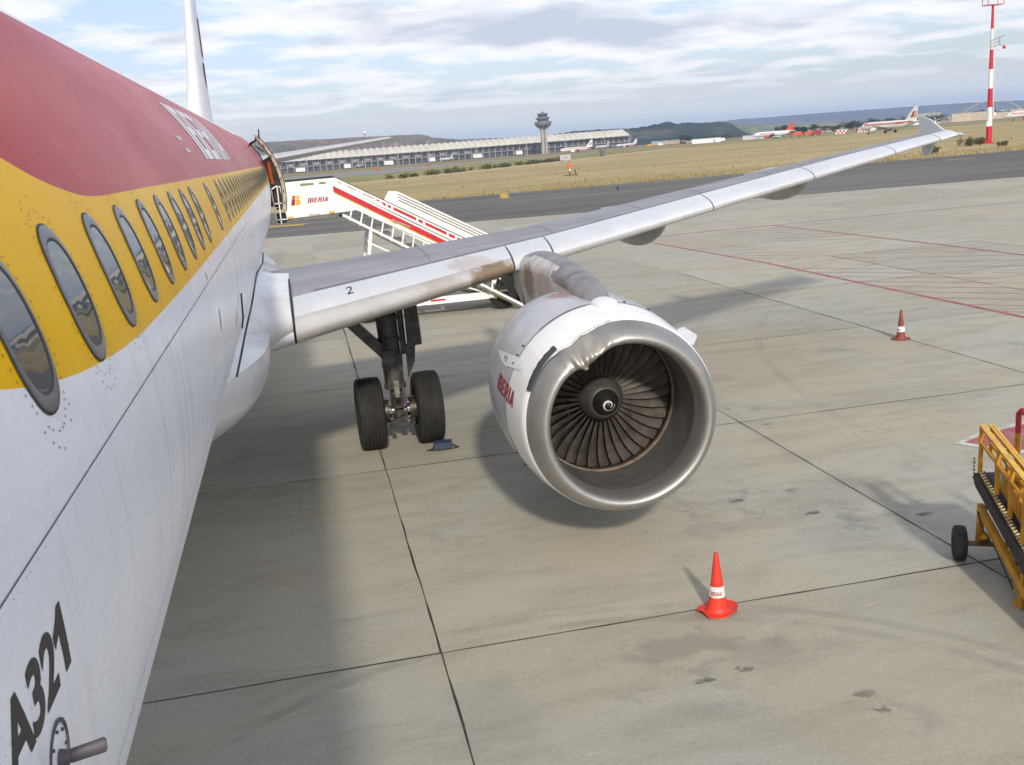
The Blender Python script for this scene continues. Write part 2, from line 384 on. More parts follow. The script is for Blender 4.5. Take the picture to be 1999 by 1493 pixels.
sheet('far_taxiway', [(-60, 470), (40, 430), (110, 640), (250, 765), (520, 745), (900, 660), (1500, 560), (1500, 640), (900, 730), (560, 835), (240, 880), (60, 840), (-60, 700)], M_asph2, -0.002)
# joints of the slabs
JX0, JY0, JSX, JSY, JA = 3.317, 6.213, 5.71, 5.96, -0.0066
M_joint = pm('joint_sealant', (.035, .032, .028), .8, var=.3, scale=3)
bm = B()
def jpt(i, j): c, s = math.cos(JA), math.sin(JA); dx, dy = i*JSX, j*JSY; return Vector((JX0+c*dx-s*dy, JY0+s*dx+c*dy, 0))
def strip(bm, a, b, w, off, wob=0.0, seg=1, mi=0):
    a = Vector(a); b = Vector(b); d = (b-a); n = Vector((-d.y, d.x, 0)).normalized()
    pr = None
    for k in range(seg+1):
        p = a+d*(k/seg); q = p+n*(random.uniform(-wob, wob)); ww = w*(1+random.uniform(-.5, .5)*(1 if wob else 0))
        z = gz(p.y)+off
        cur = (bm.verts.new((q.x-n.x*ww/2, q.y-n.y*ww/2, z)), bm.verts.new((q.x+n.x*ww/2, q.y+n.y*ww/2, z)))
        if pr: f = bm.faces.new((pr[0], cur[0], cur[1], pr[1])); f.material_index = mi
        pr = cur
for i in range(-3, 9):
    for j in range(-3, 4): strip(bm, jpt(i, j), jpt(i, j+1), .017 if j < 2 else .026, .004, .006, 14)
for j in range(-3, 9):
    for i in range(-3, 8): strip(bm, jpt(i, j), jpt(i+1, j), .017 if j < 1 else .014, .0045, .006, 14)
for f in bm.faces:
    if f.normal.z < 0: f.normal_flip()
struct('pavement_joints', bm, M_joint)
# painted lines
M_red = pm('red_marking', (.30, .055, .075), .8, col2=(.33, .17, .16), scale=2.5)
M_ymk = pm('yellow_marking', (.55, .36, .04), .8, var=.2, scale=2)
M_wmk = pm('white_marking', (.66, .65, .62), .8, col2=(.42, .41, .38), scale=4, fine=.3)
M_gmk = pm('grey_marking', (.16, .17, .22), .8, var=.2, scale=5)
bm = B()
strip(bm, (18.16, -20, 0), (18.16, 29.9, 0), .15, .004, 0, 1); strip(bm, (18.16, 30, 0), (17.8, 43.2, 0), .15, .004)
strip(bm, (24.9, -20, 0), (24.9, 29.9, 0), .15, .005, 0, 1); strip(bm, (24.9, 30, 0), (25, 43.2, 0), .15, .005)
strip(bm, (-20, 43.9, 0), (120, 41.5, 0), .13, .006, 0, 1)
for k in range(-22, 20):
    y = 20.4+k*1.25
    if 29 < y < 30.9: continue
    L = 4.6 if k < 12 else 2.6
    strip(bm, (18.25, y, 0), (18.25+L*.69, y-L*.72, 0), .055, .003)
for k in range(-10, 12):
    y = 30.6+k*1.6
    if 29.9 < y < 33: continue
    strip(bm, (24.8, y, 0), (21.9, y+2.1 if y+2.1 < 29.9 or y > 30 else 29.9, 0), .05, .0035)
for f in bm.faces:
    if f.normal.z < 0: f.normal_flip()
struct('red_line_marking', bm, M_red)
bm = B()
strip(bm, (.3, 83.6, 0), (3.3, 82.6, 0), 2.2, .002, 0, 1)
strip(bm, (23.6, 99.2, 0), (25.9, 113.0-1.5, 0), .9, .002, 0, 1)
strip(bm, (73, 98.8, 0), (75.5, 97.2, 0), .8, .002, 0, 1)
struct('yellow_taxiway_marking', bm, M_ymk)
bm = B()   # chevron at the stand
def zf(p, o): return (p[0], p[1], o)
for f_, mi, o_ in (([(11.25, 9.74), (11.95, 10.10), (13.6, 10.45), (13.6, 8.1), (11.75, 9.0)], 0, .006), ([(11.41, 9.74), (12.0, 9.98), (13.6, 10.3), (13.6, 8.32), (11.8, 9.15)], 1, .010), ([(12.05, 9.55), (12.9, 9.62), (13.6, 9.4), (13.6, 8.95), (12.2, 9.25)], 2, .014)):
    poly(bm, [zf(p, o_) for p in reversed(f_)], mi)
for k in range(4):
    poly(bm, [zf(p, .018) for p in ((12.35+k*.3, 8.98-k*.05), (12.75+k*.3, 8.75-k*.04), (12.8+k*.3, 8.80-k*.04))], 0)
for f in bm.faces:
    if f.normal.z < 0: f.normal_flip()
struct('stand_number_marking', bm, [M_wmk, M_red, M_gmk])

# ------------------------------------------------------------ the airliner
M_fus = livery_mat()
M_line = pm('panel_line', (.10, .10, .11), .7)
M_riv = pm('rivet_grime', (.16, .14, .12), .7)
M_wfr = pm('window_frame', (.17, .165, .175), .35, .4)
M_gask = pm('window_gasket', (.03, .03, .032), .6)
def glass_mat():
    M = bpy.data.materials.new('window_pane'); M.use_nodes = True; t = NT(M.node_tree); b = t.n['Principled BSDF']
    b.inputs['Base Color'].default_value = (.055, .062, .07, 1); b.inputs['Roughness'].default_value = .03
    b.inputs['IOR'].default_value = 1.55; b.inputs['Coat Weight'].default_value = .0; b.inputs['Coat Roughness'].default_value = .02
    o = t.node('ShaderNodeTexCoord').outputs['Object']
    bn = t.node('ShaderNodeBump', {'Strength': .035, 'Distance': .01, 'Height': t.noise(o, 3, 2, .5)})
    t.l.new(bn.outputs[0], b.inputs['Normal']); return M
M_glass = glass_mat()
M_white = pm('white_paint', (.74, .75, .77), .35, var=.06, scale=2, coat=.3)
M_black = pm('black_rubber', (.018, .018, .018), .75, var=.2, scale=9)
M_dark = pm('dark_metal', (.055, .053, .05), .5, .5, var=.25, scale=8)
ZC, RF = 3.849, 1.984
def fus(y):
    """half width, top z, bottom z"""
    if y < -2.6:
        u = max(0.0, (y+8.5)/5.9); k = max(.02, (1-(1-u)**2.1)**.5)
        c = ZC-.55*(1-u)**2; return RF*k, c+RF*k*1.0, c-RF*k
    def li(pts):
        for (a, p), (b, q) in zip(pts, pts[1:]):
            if y <= b:
                f = (y-a)/(b-a); f = f*f*(3-2*f) if False else f
                return p+(q-p)*f
        return pts[-1][1]
    if y < 22: return RF, ZC+RF, ZC-RF
    w = li([(22, RF), (25, 1.965), (27.4, 1.90), (29, 1.74), (31, 1.44), (33, 1.05), (34.6, .66), (35.6, .36), (36, .18)])
    tp = li([(22, ZC+RF), (27.5, 5.82), (30, 5.74), (33, 5.52), (35, 5.27), (36, 5.0)])
    bt = li([(22, ZC-RF), (24, 1.98), (26, 2.34), (29, 3.03), (32, 3.75), (34, 4.2), (36, 4.68)])
    return w, tp, bt
def fpt(y, ang, off=0.0):
    w, tp, bt = fus(y); c = (tp+bt)/2 if y > 22 or y < -2.6 else ZC; h = (tp-bt)/2
    a = R(ang); return Vector(((w+off)*math.cos(a), y, c+(h+off)*math.sin(a)))
plane = thing('airliner', (0, 0, 0), 'huge red, yellow and white airliner at left with a dented engine under its wing', 'airliner')
bm = B(); ys = [-8.5, -8.45, -8.3, -8.0, -7.5, -7, -6.4, -5.7, -5, -4.2, -3.4, -2.6, -1.5]+[k*1.0 for k in range(-1, 22)]+[22+.5*k for k in range(0, 29)]
loops = [[fpt(y, 360*i/128) for i in range(128)] for y in ys]
loft(bm, loops)
fo = obj('fuselage', bm, M_fus, plane, smooth=1)
# seams, rivets and window surrounds, flush on the skin
bm = B()
def arc(y, a0, a1, w, off=.0012, mi=0, n=24, slant=0.0):
    pr = None
    for k in range(n+1):
        a = a0+(a1-a0)*k/n; yy = y+slant*(a-a0)
        cur = (bm.verts.new(fpt(yy-w/2, a, off)), bm.verts.new(fpt(yy+w/2, a, off)))
        if pr: f = bm.faces.new((pr[0], pr[1], cur[1], cur[0])); f.material_index = mi
        pr = cur
def lineY(a, y0, y1, w, off=.0014, mi=0):
    n = max(1, int((y1-y0)/.5)); pr = None; da = math.degrees(w/RF)/2
    for k in range(n+1):
        y = y0+(y1-y0)*k/n; cur = (bm.verts.new(fpt(y, a-da, off)), bm.verts.new(fpt(y, a+da, off)))
        if pr: f = bm.faces.new((pr[0], pr[1], cur[1], cur[0])); f.material_index = mi
        pr = cur
lineY(5.6, -2.5, 8.6, .003); lineY(-28, -2.5, 8.6, .003); lineY(50, -2.5, 26, .003)
arc(4.62, -40, 5.6, .004); arc(-1.62, -40, 8.0, .002); arc(1.05, -40, 7.0, .002); arc(2.66, -40, 6.6, .0022)
lineY(-14, -2.5, 6.0, .0022)
arc(5.28, -25, 22, .006)
arc(11.3, 8, 70, .004); arc(17.0, 0, 70, .004); arc(23.2, 0, 70, .005)
def disc(y, a, r=.0032, mi=1):
    """a fastener head"""
    da = math.degrees(r/RF); off = .0016
    vs = [bm.verts.new(fpt(y+r*math.cos(k*1.0472), a+da*math.sin(k*1.0472), off)) for k in range(6)]
    f = bm.faces.new(vs); f.material_index = mi
for yy in (-1.9, -1.1, -.85, -.55, -.1, .5, 1.03, 1.56, 2.1, 2.63, 3.2):
    for k in range(90):
        a = 3.5-k*.55
        if random.random() < .5: disc(yy+random.uniform(-.003, .003), a, .0017)
for a in (1.0, -8, -14.5, -21, -28.6, -27.4, 5.2):
    for k in range(330):
        if random.random() < .45: disc(-2.3+k*.026, a+random.uniform(-.08, .08), .0016)
# double skin seams with light rivet lines on the red
for y in (4.62, 5.28):
    for k in range(150):
        disc(y-.03, 7+k*.42, .0035, 2); disc(y+.03, 7+k*.42, .0035, 2)
WIN_Y = [i*.535 for i in range(-3, 8)]+[4.90]+[5.98+i*.535 for i in range(0, 37)]
WC = (4.325+4.521)/2; WA = math.degrees(math.asin((4.358-ZC)/RF))
AH = (math.degrees(math.asin((4.521-ZC)/RF))-math.degrees(math.asin((4.195-ZC)/RF)))/2
WW = .122
for wy in [y for y in WIN_Y if y < 4]:
    for ring, n in ((1.28, 46), (1.5, 30)):
        for k in range(n):
            th = 2*math.pi*k/n+random.uniform(-.03, .03)
            if ring > 1.4 and abs(math.sin(th)) < .72: continue
            if random.random() < .18: continue
            disc(wy+(WW*ring)*math.cos(th)*(1 if ring < 1.4 else .9), WA+AH*(ring*.96)*math.sin(th), .0032)
M_wriv = pm('white_rivet', (.78, .70, .70), .5)
obj('skin_seams', bm, [M_line, M_riv, M_wriv], plane)
# windows: grey frame (part) with pane (sub-part)
def sup(th, p=2.35):
    c, s = math.cos(th), math.sin(th)
    return math.copysign(abs(c)**(2/p), c), math.copysign(abs(s)**(2/p), s)
NW = 36
def wring(bm, wy, k, off):
    out = []
    for i in range(NW):
        c, s = sup(2*math.pi*i/NW); out.append(bm.verts.new(fpt(wy+WW*k*c, WA+AH*k*s*(1.0 if k > .9 else 1-(1-k)*.55), off)))
    return out
for wy in WIN_Y:
    if 24.9 < wy < 27.6 and wy > 25.7: continue
    bm = B()
    rs = [wring(bm, wy, 1.035, .0012), wring(bm, wy, 1.0, .004), wring(bm, wy, .87, .0055), wring(bm, wy, .83, .0020)]
    for A, C_, mi in ((rs[0], rs[1], 1), (rs[1], rs[2], 0), (rs[2], rs[3], 1)):
        for i in range(NW):
            j = (i+1) % NW; f = bm.faces.new((A[j], A[i], C_[i], C_[j])); f.material_index = mi
    fr = obj('window', bm, [M_wfr, M_gask], plane, smooth=30)
    bm = B(); A = wring(bm, wy, .84, .0026); c = bm.verts.new(fpt(wy, WA, .0030))
    for i in range(NW): bm.faces.new((A[i], c, A[(i+1) % NW]))
    bmesh.ops.recalc_face_normals(bm, faces=bm.faces)
    for f in bm.faces:
        if f.normal.x < 0: f.normal_flip()
    obj('pane', bm, M_glass, fr, smooth=1)
# white title on the red
M_ttl = pm('title_white', (.80, .80, .82), .4, var=.05)
def onfus(y0, y1, a0, a1, off=.003):
    return lambda u, w: fpt(y0+(y1-y0)*u, a0+(a1-a0)*w, off)
bm = block_bm('IBERIA', onfus(6.5, 10.5, 25.2, 42.5), shear=.12, gap=.10, cuts=10)
obj('airline_title', bm, M_ttl, plane)
bm = text_bm('EC-JGS', 1, onfus(5.05, 5.6, 24.2, 26.0), bold=.01, cuts=3); bm.free()
bm = B()
for a_, n_ in ((29.5, 5), (26.6, 4)):
    for k in range(n_):
        y = 5.02+k*.07+(30-a_)*.02; f = bm.faces.new([bm.verts.new(fpt(yy, aa, .003)) for yy, aa in ((y, a_), (y+.045, a_), (y+.045, a_+1.0), (y, a_+1.0))])
obj('small_stencil', bm, M_ttl, plane)
# type number below the windows
M_blk = pm('black_lettering', (.028, .026, .03), .5)
GLY['1'] = (.62, [[(.30, 0), (.62, 0), (.62, 1), (.42, 1), (.30, .88)], [(.30, .88), (0, .70), (0, .52), (.30, .64)]])
bm = block_bm('1', onfus(-.925, -.850, -.75, 2.5, .0008), shear=.0, cuts=4); obj('type_number', bm, M_blk, plane)
bm = text_bm('A32', 1, onfus(-1.238, -.932, -.75, 2.35, .0008), shear=.12, bold=.030, cuts=6, track=.98)
obj('type_number', bm, M_blk, plane)
# angle-of-attack vane
M_vane = pm('vane_metal', (.095, .088, .10), .55, .3)
bm = B(); cy_, ca_ = -1.0, -3.35; cp = fpt(cy_, ca_, 0); nrm = Vector((math.cos(R(ca_)), 0, math.sin(R(ca_))))
lathe(bm, [(0, .062), (.0025, .062), (.0025, .058), (.0022, .055)], cp, nrm, 40, xref=(0, 1, 0))
lathe(bm, [(0, .014), (.010, .013), (.018, .009), (.019, .0)], cp, nrm, 20, xref=(0, 1, 0))
for k in range(8):
    a = k*math.pi/4; d = Vector((0, 1, 0))*math.cos(a)*.045+nrm.cross(Vector((0, 1, 0)))*math.sin(a)*.045
    lathe(bm, [(0, .003), (.003, .003), (.0031, 0)], cp+d, nrm, 6, xref=(0, 1, 0))
obj('vane_plate', bm, M_vane, plane, smooth=30)
bm = B(); a0 = cp+nrm*.012; a1 = Vector((2.05, -.985, 3.735))
L = []
for k, (f_, w_) in enumerate(((0, .009), (.10, .0115), (.93, .0125), (.985, .010), (1.0, .005))):
    p = a0.lerp(a1, f_); e = Vector((0, .25, 1)).normalized(); q = (a1-a0).normalized().cross(e)
    L.append([p+e*w_*math.cos(th)+q*.007*math.sin(th) for th in [2*math.pi*i/12 for i in range(12)]])
loft(bm, L); obj('angle_vane', bm, M_vane, plane, smooth=40)
# small recessed ports and drain marks ahead of the wing
bm = B()
for (y_, a_, dy, da) in ((3.22, -1.4, .018, 1.9), (4.9, -8.5, .02, 2.0), (2.9, 6.6, .012, .7)):
    vs = [bm.verts.new(fpt(y_+dy*sup(2*math.pi*k/16)[0], a_+da*sup(2*math.pi*k/16)[1], .002)) for k in range(16)]; bm.faces.new(vs)
obj('static_port', bm, pm('port_grey', (.16, .17, .16), .5, .4), plane)

# ---- wing
def LE(x): return Vector((x, 11.98+.51*(x-5.58), 2.86+.11*(x-5.58)))
def TEy(x): return 16.35 if x < 6.4 else 16.35+(19.2-16.35)*(x-6.4)/(16.85-6.4)
def tc_(x): return .150 if x < 2 else (.150-.032*(x-2)/4.4 if x < 6.4 else .118-.010*(x-6.4)/10.4)
def inc(x): return R(-.1 if x < 6.4 else -.1-1.0*(x-6.4)/10.4)
def wpt(x, u, side, off=0.0):
    """point on the aerofoil: side +1 upper, -1 lower"""
    le = LE(x); c = TEy(x)-le.y; tt = tc_(x)
    yt = 5*tt*(.2969*math.sqrt(u)-.126*u-.3516*u*u+.2843*u**3-.1036*u**4)
    cam_ = .018*(1-(2*u-.9)**2) if u < .95 else .018*(1-u)*4
    cam_ = .09*u*(1-u)
    yt *= 1.0 if side > 0 else .70
    zz_ = (cam_+side*yt)*c+side*off; a = inc(x)
    return Vector((x, le.y+u*c*math.cos(a)+zz_*math.sin(a), le.z-u*c*math.sin(a)+zz_*math.cos(a)))
def chord(x): return TEy(x)-LE(x).y
XS = [1.7, 2.0, 2.29, 2.6, 3.2, 4.2, 5.0, 5.5, 6.0, 6.4, 7.0, 8, 9, 10, 11, 12, 13, 14, 15, 16, 16.5, 16.85]
def us(u0, n=16): return [u0+(1-u0)*(1-math.cos(math.pi/2*k/n)) for k in range(n+1)]
def sc(x): return min(.26, .60/chord(x))
M_wtop = pm('wing_skin', (.30, .31, .345), .62, 0, var=.10, scale=1.2, stretch=(.5, 1, 1), spec=.3, fine=.06)
M_slat = stained('slat_paint', (.63, .66, .70), .30, .15, [((5.3, 11.8, 2.80), (.45, .4, .28), (.26, .16, .08), 5.0, .8), ((4.9, 11.75, 3.02), (.45, .5, .2), (.42, .30, .27), 7.0, .5)], var=.05, coat=.15, scale=1.5)
M_nose = stained('bare_leading_edge', (.62, .60, .57), .36, .55, [((5.25, 11.75, 2.74), (.6, .5, .35), (.24, .155, .08), 5.0, .85), ((4.4, 11.3, 2.7), (.5, .5, .3), (.42, .35, .28), 5.0, .35)], var=.08, scale=2.5)
bm = B(); loops = []
for x in XS:
    u0 = sc(x); a = us(u0); loops.append([wpt(x, u, 1) for u in reversed(a)]+[wpt(x, u0*.9, .2)]+[wpt(x, u, -1) for u in us(.06)])
loft(bm, loops)
wing = obj('wing', bm, M_wtop, plane, smooth=35)
# slats: each segment its own sub-part
SEG = [(2.31, 5.50), (6.22, 9.50), (9.53, 12.12), (12.15, 14.63), (14.66, 16.2)]
def nose_loop(x, grow=.004):
    u0 = sc(x)
    aa = [u0*(1-math.sin(math.pi/2*k/9)) for k in range(9)]
    return [wpt(x, u, 1, grow) for u in aa]+[wpt(x, 0, 1)]+[wpt(x, u, -1, grow) for u in [.0015, .005, .012, .025, .045, .075, .10]]+[wpt(x, .09, -1, -.03), wpt(x, u0*.8, 1, -.06)]
def nose_piece(name, x0, x1, parent, mats):
    bm = B(); n = max(2, int((x1-x0)/.5)); ls = [nose_loop(x0+(x1-x0)*k/n) for k in range(n+1)]; loft(bm, ls)
    for f in bm.faces:   # the blunt nose is bare metal, the top is painted
        c = f.calc_center_median(); le = LE(c.x); f.material_index = 1 if (c.y-le.y) < (.16 if c.x < 5.6 else .012) and len(f.verts) == 4 and c.z < le.z+.35*chord(c.x)*tc_(c.x)+.05 else 0
    return obj(name, bm, mats, parent, smooth=35)
for a, b in SEG: nose_piece('slat', a, b, wing, [M_slat, M_nose])
nose_piece('fixed_leading_edge', 5.53, 6.19, wing, [M_slat, M_slat])
nose_piece('tip_leading_edge', 16.23, 16.85, wing, [M_slat, M_slat])
nose_piece('root_leading_edge', 1.75, 2.28, wing, [M_slat, M_slat])
# upper-surface panel lines, small stencils
bm = B()
def wline(pts, w=.012, side=1, mi=0):
    pr = None
    for (x, u) in pts:
        p = wpt(x, u, side, .004); q = wpt(x, u+w/chord(x), side, .004); cur = (bm.verts.new(p), bm.verts.new(q))
        if pr: f = bm.faces.new((pr[0], pr[1], cur[1], cur[0])); f.material_index = mi
        pr = cur
def wlinex(x, u0, u1, w=.012, side=1):
    pr = None
    for k in range(9):
        u = u0+(u1-u0)*k/8; cur = (bm.verts.new(wpt(x, u, side, .0045)), bm.verts.new(wpt(x+w, u, side, .0045)))
        if pr: bm.faces.new((pr[0], pr[1], cur[1], cur[0]))
        pr = cur
wline([(x, sc(x)+.008) for x in [2.6+.35*k for k in range(40)]], .022)
wline([(x, .62) for x in [6.4+.5*k for k in range(21)]], .012); wline([(x, sc(x)+.09) for x in [2.6+.5*k for k in range(28)]], .006)
for x in (4.3, 6.4, 8.2, 9.6, 11.4, 13.1, 14.6): wlinex(x, sc(x)+.02, .6, .008)
obj('wing_seams', bm, M_line, wing)
bm = text_bm('2', 1, lambda u, w: wpt(3.02+.09*u, .052+.035*w, 1, .008), cuts=2); obj('slat_number', bm, M_blk, wing)
# flap track fairings under the wing
M_ftf = pm('fairing_grey', (.47, .47, .46), .5, var=.1, scale=2)
for xf, L0, L1, wd in ((6.7, -.2, 2.7, .25), (8.9, -.6, 1.9, .23), (12.55, -.6, 1.6, .2)):
    bm = B(); le = LE(xf); c = chord(xf); loops = []
    for k in range(15):
        f_ = k/14; y = le.y+c*.28+(c*.72+L1*.8)*f_; r = math.sin(math.pi*min(1, f_*1.0+.02))**.6 if f_ < 1 else .05
        r = max(.04, (4*f_*(1-f_))**.55 if f_ < .5 else (4*f_*(1-f_))**.8)
        zb = wpt(xf, .6, -1).z+.12-.05*f_-.30*max(0, f_-.55)
        loops.append([Vector((xf+wd*r*math.cos(a_), y, zb-.10-(.62 if xf < 10 else .52)*r*max(0, math.sin(a_))*1.1+.12*min(0, math.sin(a_))*-1)) for a_ in [2*math.pi*i/16 for i in range(16)]])
    loft(bm, loops); obj('flap_track_fairing', bm, M_ftf, wing, smooth=40)
# wingtip fence
bm = B(); tx = 16.87; tz = LE(16.85).z; ty = LE(16.85).y
M_tip = pm('wingtip_paint', (.55, .58, .61), .45, var=.06, scale=3)
def fpoly(pts, x0, dx, th=.05, mi=0):
    A = [Vector((x0+dx*abs(z-tz)-th/2, y, z)) for y, z in pts]; C_ = [Vector((x0+dx*abs(z-tz)+th/2, y, z)) for y, z in pts]
    loft(bm, [A, C_], mi=mi)
fpoly([(ty+.15, tz+.03), (ty+.55, tz+.13), (ty+1.05, tz+.37), (ty+1.25, tz+.42), (ty+1.45, tz+.42), (ty+1.42, tz+.02)], tx, .05)
fpoly([(ty+.50, tz-.02), (ty+.85, tz-.18), (ty+1.05, tz-.42), (ty+1.25, tz-.44), (ty+1.40, tz-.02)], tx, .05)
L = []
for k, (f_, r) in enumerate(((0, .01), (.06, .05), (.2, .08), (.6, .085), (.9, .05), (1, .01))):
    L.append([Vector((tx+.07+r*1.1*math.cos(a_), ty-.1+1.75*f_, tz+r*.8*math.sin(a_))) for a_ in [2*math.pi*i/12 for i in range(12)]])
loft(bm, L); obj('wingtip_fence', bm, M_tip, wing, smooth=30)
# other wing: mirrored plain wing with its nose
bm = B(); loft(bm, [[Vector((-p.x, p.y, p.z)) for p in [wpt(x, u, 1) for u in reversed(us(0.0))]+[wpt(x, u, -1) for u in us(.0)[1:]]] for x in XS])
bmesh.ops.recalc_face_normals(bm, faces=bm.faces); obj('wing', bm, M_wtop, plane, smooth=35)

# ---- belly fairing with the root fillet
M_fair = stained('fairing_paint', (.76, .775, .80), .33, 0, [((2.3, 9.5, 2.4), (.6, 2.2, 1.0), (.50, .50, .52), 2.0, .6)], var=.07, coat=.3, scale=1.6)
bm = B(); loops = []
def belly(y):
    f0 = min(1, max(0, (y-7.2)/3.2)); s0 = f0*f0*(3-2*f0)
    f1 = min(1, max(0, (24.5-y)/5.0)); s1 = f1*f1*(3-2*f1); k = s0*s1
    k2 = min(1, max(0, (y-5.6)/3.6)); k2 = k2*k2*(3-2*k2)*s1; k3 = min(1, max(0, (y-10.2)/2.0))
    return 1.5+.50*k2, 1.95-.38*k2, 2.70-.08*k2-.15*k3   # half width, bottom, shoulder z
for y in [5.6+.38*k for k in range(51)]:
    hw, zb, zs = belly(y); lp = []
    for i in range(49):
        a = math.pi*i/48-math.pi   # from -180 to 0 : lower half
        c, s = math.cos(a), math.sin(a); e = 2/2.5
        lp.append(Vector((hw*math.copysign(abs(c)**e, c), y, zs-(zs-zb)*abs(s)**e)))
    lp.append(Vector((hw*.85, y, zs+.1))); lp.append(Vector((1.0, y, zs+.6))); lp.append(Vector((-1.0, y, zs+.6))); lp.append(Vector((-hw*.85, y, zs+.1)))
    loops.append(lp)
loft(bm, loops)
bf = obj('belly_fairing', bm, M_fair, plane, smooth=50)
# the swollen fillet that meets the leading edge
bm = B(); loops = []
for k in range(22):
    f_ = k/21; x = 1.55+.74*f_; g = (1-f_)**1.8
    le = LE(x); c = chord(x); lp = []
    ynose = le.y-.95*g-.06; zt = .38*g+.03; 
    for i in range(28):
        th = math.pi*(i/27)-math.pi/2        # lower rear -> nose -> upper rear
        up_ = math.sin(th)
        h = (wpt(x, .22, 1).z-wpt(x, .14, -1).z)/2+.03; zm = (wpt(x, .22, 1).z+wpt(x, .14, -1).z)/2
        lp.append(Vector((x, le.y+1.9-(le.y+1.9-ynose)*math.cos(th)**(.75 if up_ < 0 else .62), zm+(h+ (zt if up_ > 0 else .05*g))*up_)))
    loops.append(lp)
loft(bm, loops); obj('wing_root_fillet', bm, M_fair, bf, smooth=50)
# dark rubber seal of the fillet
bm = B(); M_seal = pm('seal_rubber', (.035, .035, .035), .6)
lp = loops[-1]; pipe(bm, [p+Vector((.002, 0, 0)) for p in lp[2:26]], .013, 6)
obj('fillet_seal', bm, M_seal, bf, smooth=1)

# black edge strip where the fairing laps over the fuselage
bm = B()
def lapp(pts, w):
    pipe(bm, [Vector(p) for p in pts], w, 6)
lapp([(1.955, 12.9, 3.34), (1.952, 12.2, 3.262), (1.928, 10.3, 3.315), (1.892, 8.76, 3.135), (1.84, 8.0, 2.985), (1.79, 7.5, 2.82), (1.745, 7.2, 2.68)], .011)
obj('fairing_edge_seal', bm, M_seal, bf, smooth=1)
bm = B(); lapp([(1.992, 5.35, 3.68), (1.985, 5.32, 3.5), (1.968, 5.30, 3.42)], .007); obj('side_slot', bm, M_seal, bf, smooth=1)
# ---- engine
EO = Vector((5.685, 7.42, 1.635)); EA = Vector((.025, 1, .012)).normalized()
EXr = Vector((1, 0, 0)); EXr = (EXr-EA*EXr.dot(EA)).normalized(); EYr = EXr.cross(EA)*1  # up
def lat(bm, prof, seg=96, mi=0, fn=None, **kw):
    # angle measured from outboard (+x) upwards
    n0 = len(bm.faces); rings = []
    a0, a1 = kw.get('a0', 0), kw.get('a1', 360); full = abs(a1-a0) >= 360
    for d, r in prof:
        ring = []
        for i in range(seg if full else seg+1):
            an = a0+(a1-a0)*i/seg; dd, rr = (d, r) if fn is None else fn(d, r, an)
            ring.append(bm.verts.new(EO+EA*dd+(EXr*math.cos(R(an))+EYr*math.sin(R(an)))*rr))
        rings.append(ring)
    for A, C_ in zip(rings, rings[1:]):
        n = len(A)
        for i in range(n if full else n-1):
            j = (i+1) % n; bm.faces.new((A[i], C_[i], C_[j], A[j]))
    setmi(bm, n0, mi); return rings
def epos(d, r, an): return EO+EA*d+(EXr*math.cos(R(an))+EYr*math.sin(R(an)))*r
if EYr.z < 0: EYr = -EYr
DA = 117.0
def dent(d, r, an):
    """crumpled lip at the upper inboard quarter"""
    x = (an-DA)/19.0
    if abs(x) > 2.2: return d, r
    g = math.exp(-x*x*1.7)
    outer = max(0, min(1, (r-.86)/.2))
    nz = noise.noise(Vector((an*.10, r*5, d*4)))*.7+(.45-abs(noise.noise(Vector((an*.13+5, r*6+an*.05, d*5+3)))))*.9-.2
    sharp = math.exp(-((an-124)/3.2)**2)
    return d+g*(.03+.12*nz)*(1 if d < .29 else .1), r-g*(.085+.065*nz)*(1-.25*outer)*(1 if d < .33 else .4)-sharp*.05*(1-outer)
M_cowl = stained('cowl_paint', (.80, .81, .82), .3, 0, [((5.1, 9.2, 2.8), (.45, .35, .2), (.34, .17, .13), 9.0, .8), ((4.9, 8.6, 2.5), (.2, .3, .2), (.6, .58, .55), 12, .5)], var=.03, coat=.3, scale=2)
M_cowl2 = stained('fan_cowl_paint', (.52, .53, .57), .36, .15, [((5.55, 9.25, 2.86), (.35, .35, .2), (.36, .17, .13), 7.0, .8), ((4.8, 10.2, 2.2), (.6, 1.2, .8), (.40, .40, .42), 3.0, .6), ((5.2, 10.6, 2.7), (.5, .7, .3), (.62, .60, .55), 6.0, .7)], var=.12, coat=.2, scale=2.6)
M_lip = stained('polished_lip', (.43, .42, .405), .47, .80, [((5.22, 7.5, 2.5), (.30, .3, .2), (.58, .52, .42), 12, .5)], var=.10, scale=3.0)
bm = B()
lat(bm, [(.29, 1.066), (.30, 1.082), (.45, 1.108), (.7, 1.142), (.96, 1.162)], fn=lambda d, r, a: dent(d, r, a) if d < .6 else (d, r))
eng = obj('engine_nacelle', bm, M_cowl, plane, smooth=1)
bm = B()
lat(bm, [(.968, 1.150), (.97, 1.166), (1.2, 1.178), (1.6, 1.185), (2.1, 1.165), (2.55, 1.10), (3.0, 1.0), (3.3, .91), (3.3, .86), (2.5, .86)])
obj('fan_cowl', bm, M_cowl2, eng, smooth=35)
bm = B()
prof = [(.30, 1.074), (.22, 1.056), (.14, 1.030), (.08, 1.0), (.035, .968), (.008, .94), (0, .915), (.010, .89), (.035, .870), (.08, .855), (.14, .846), (.22, .843), (.32, .846)]
lat(bm, prof, seg=288, fn=dent); lp_o = obj('inlet_lip', bm, M_lip, eng, smooth=1)
M_duct = pm('inlet_duct', (.12, .117, .112), .55, .25, var=.12, scale=4)
M_case = pm('fan_case', (.045, .043, .04), .55, .3, var=.2, scale=5)
M_abr = pm('abradable_ring', (.26, .185, .13), .6, .1, col2=(.13, .10, .08), scale=9)
bm = B(); lat(bm, [(.322, .847), (.75, .852), (1.02, .857)], seg=96); obj('inlet_duct', bm, M_duct, eng, smooth=1)
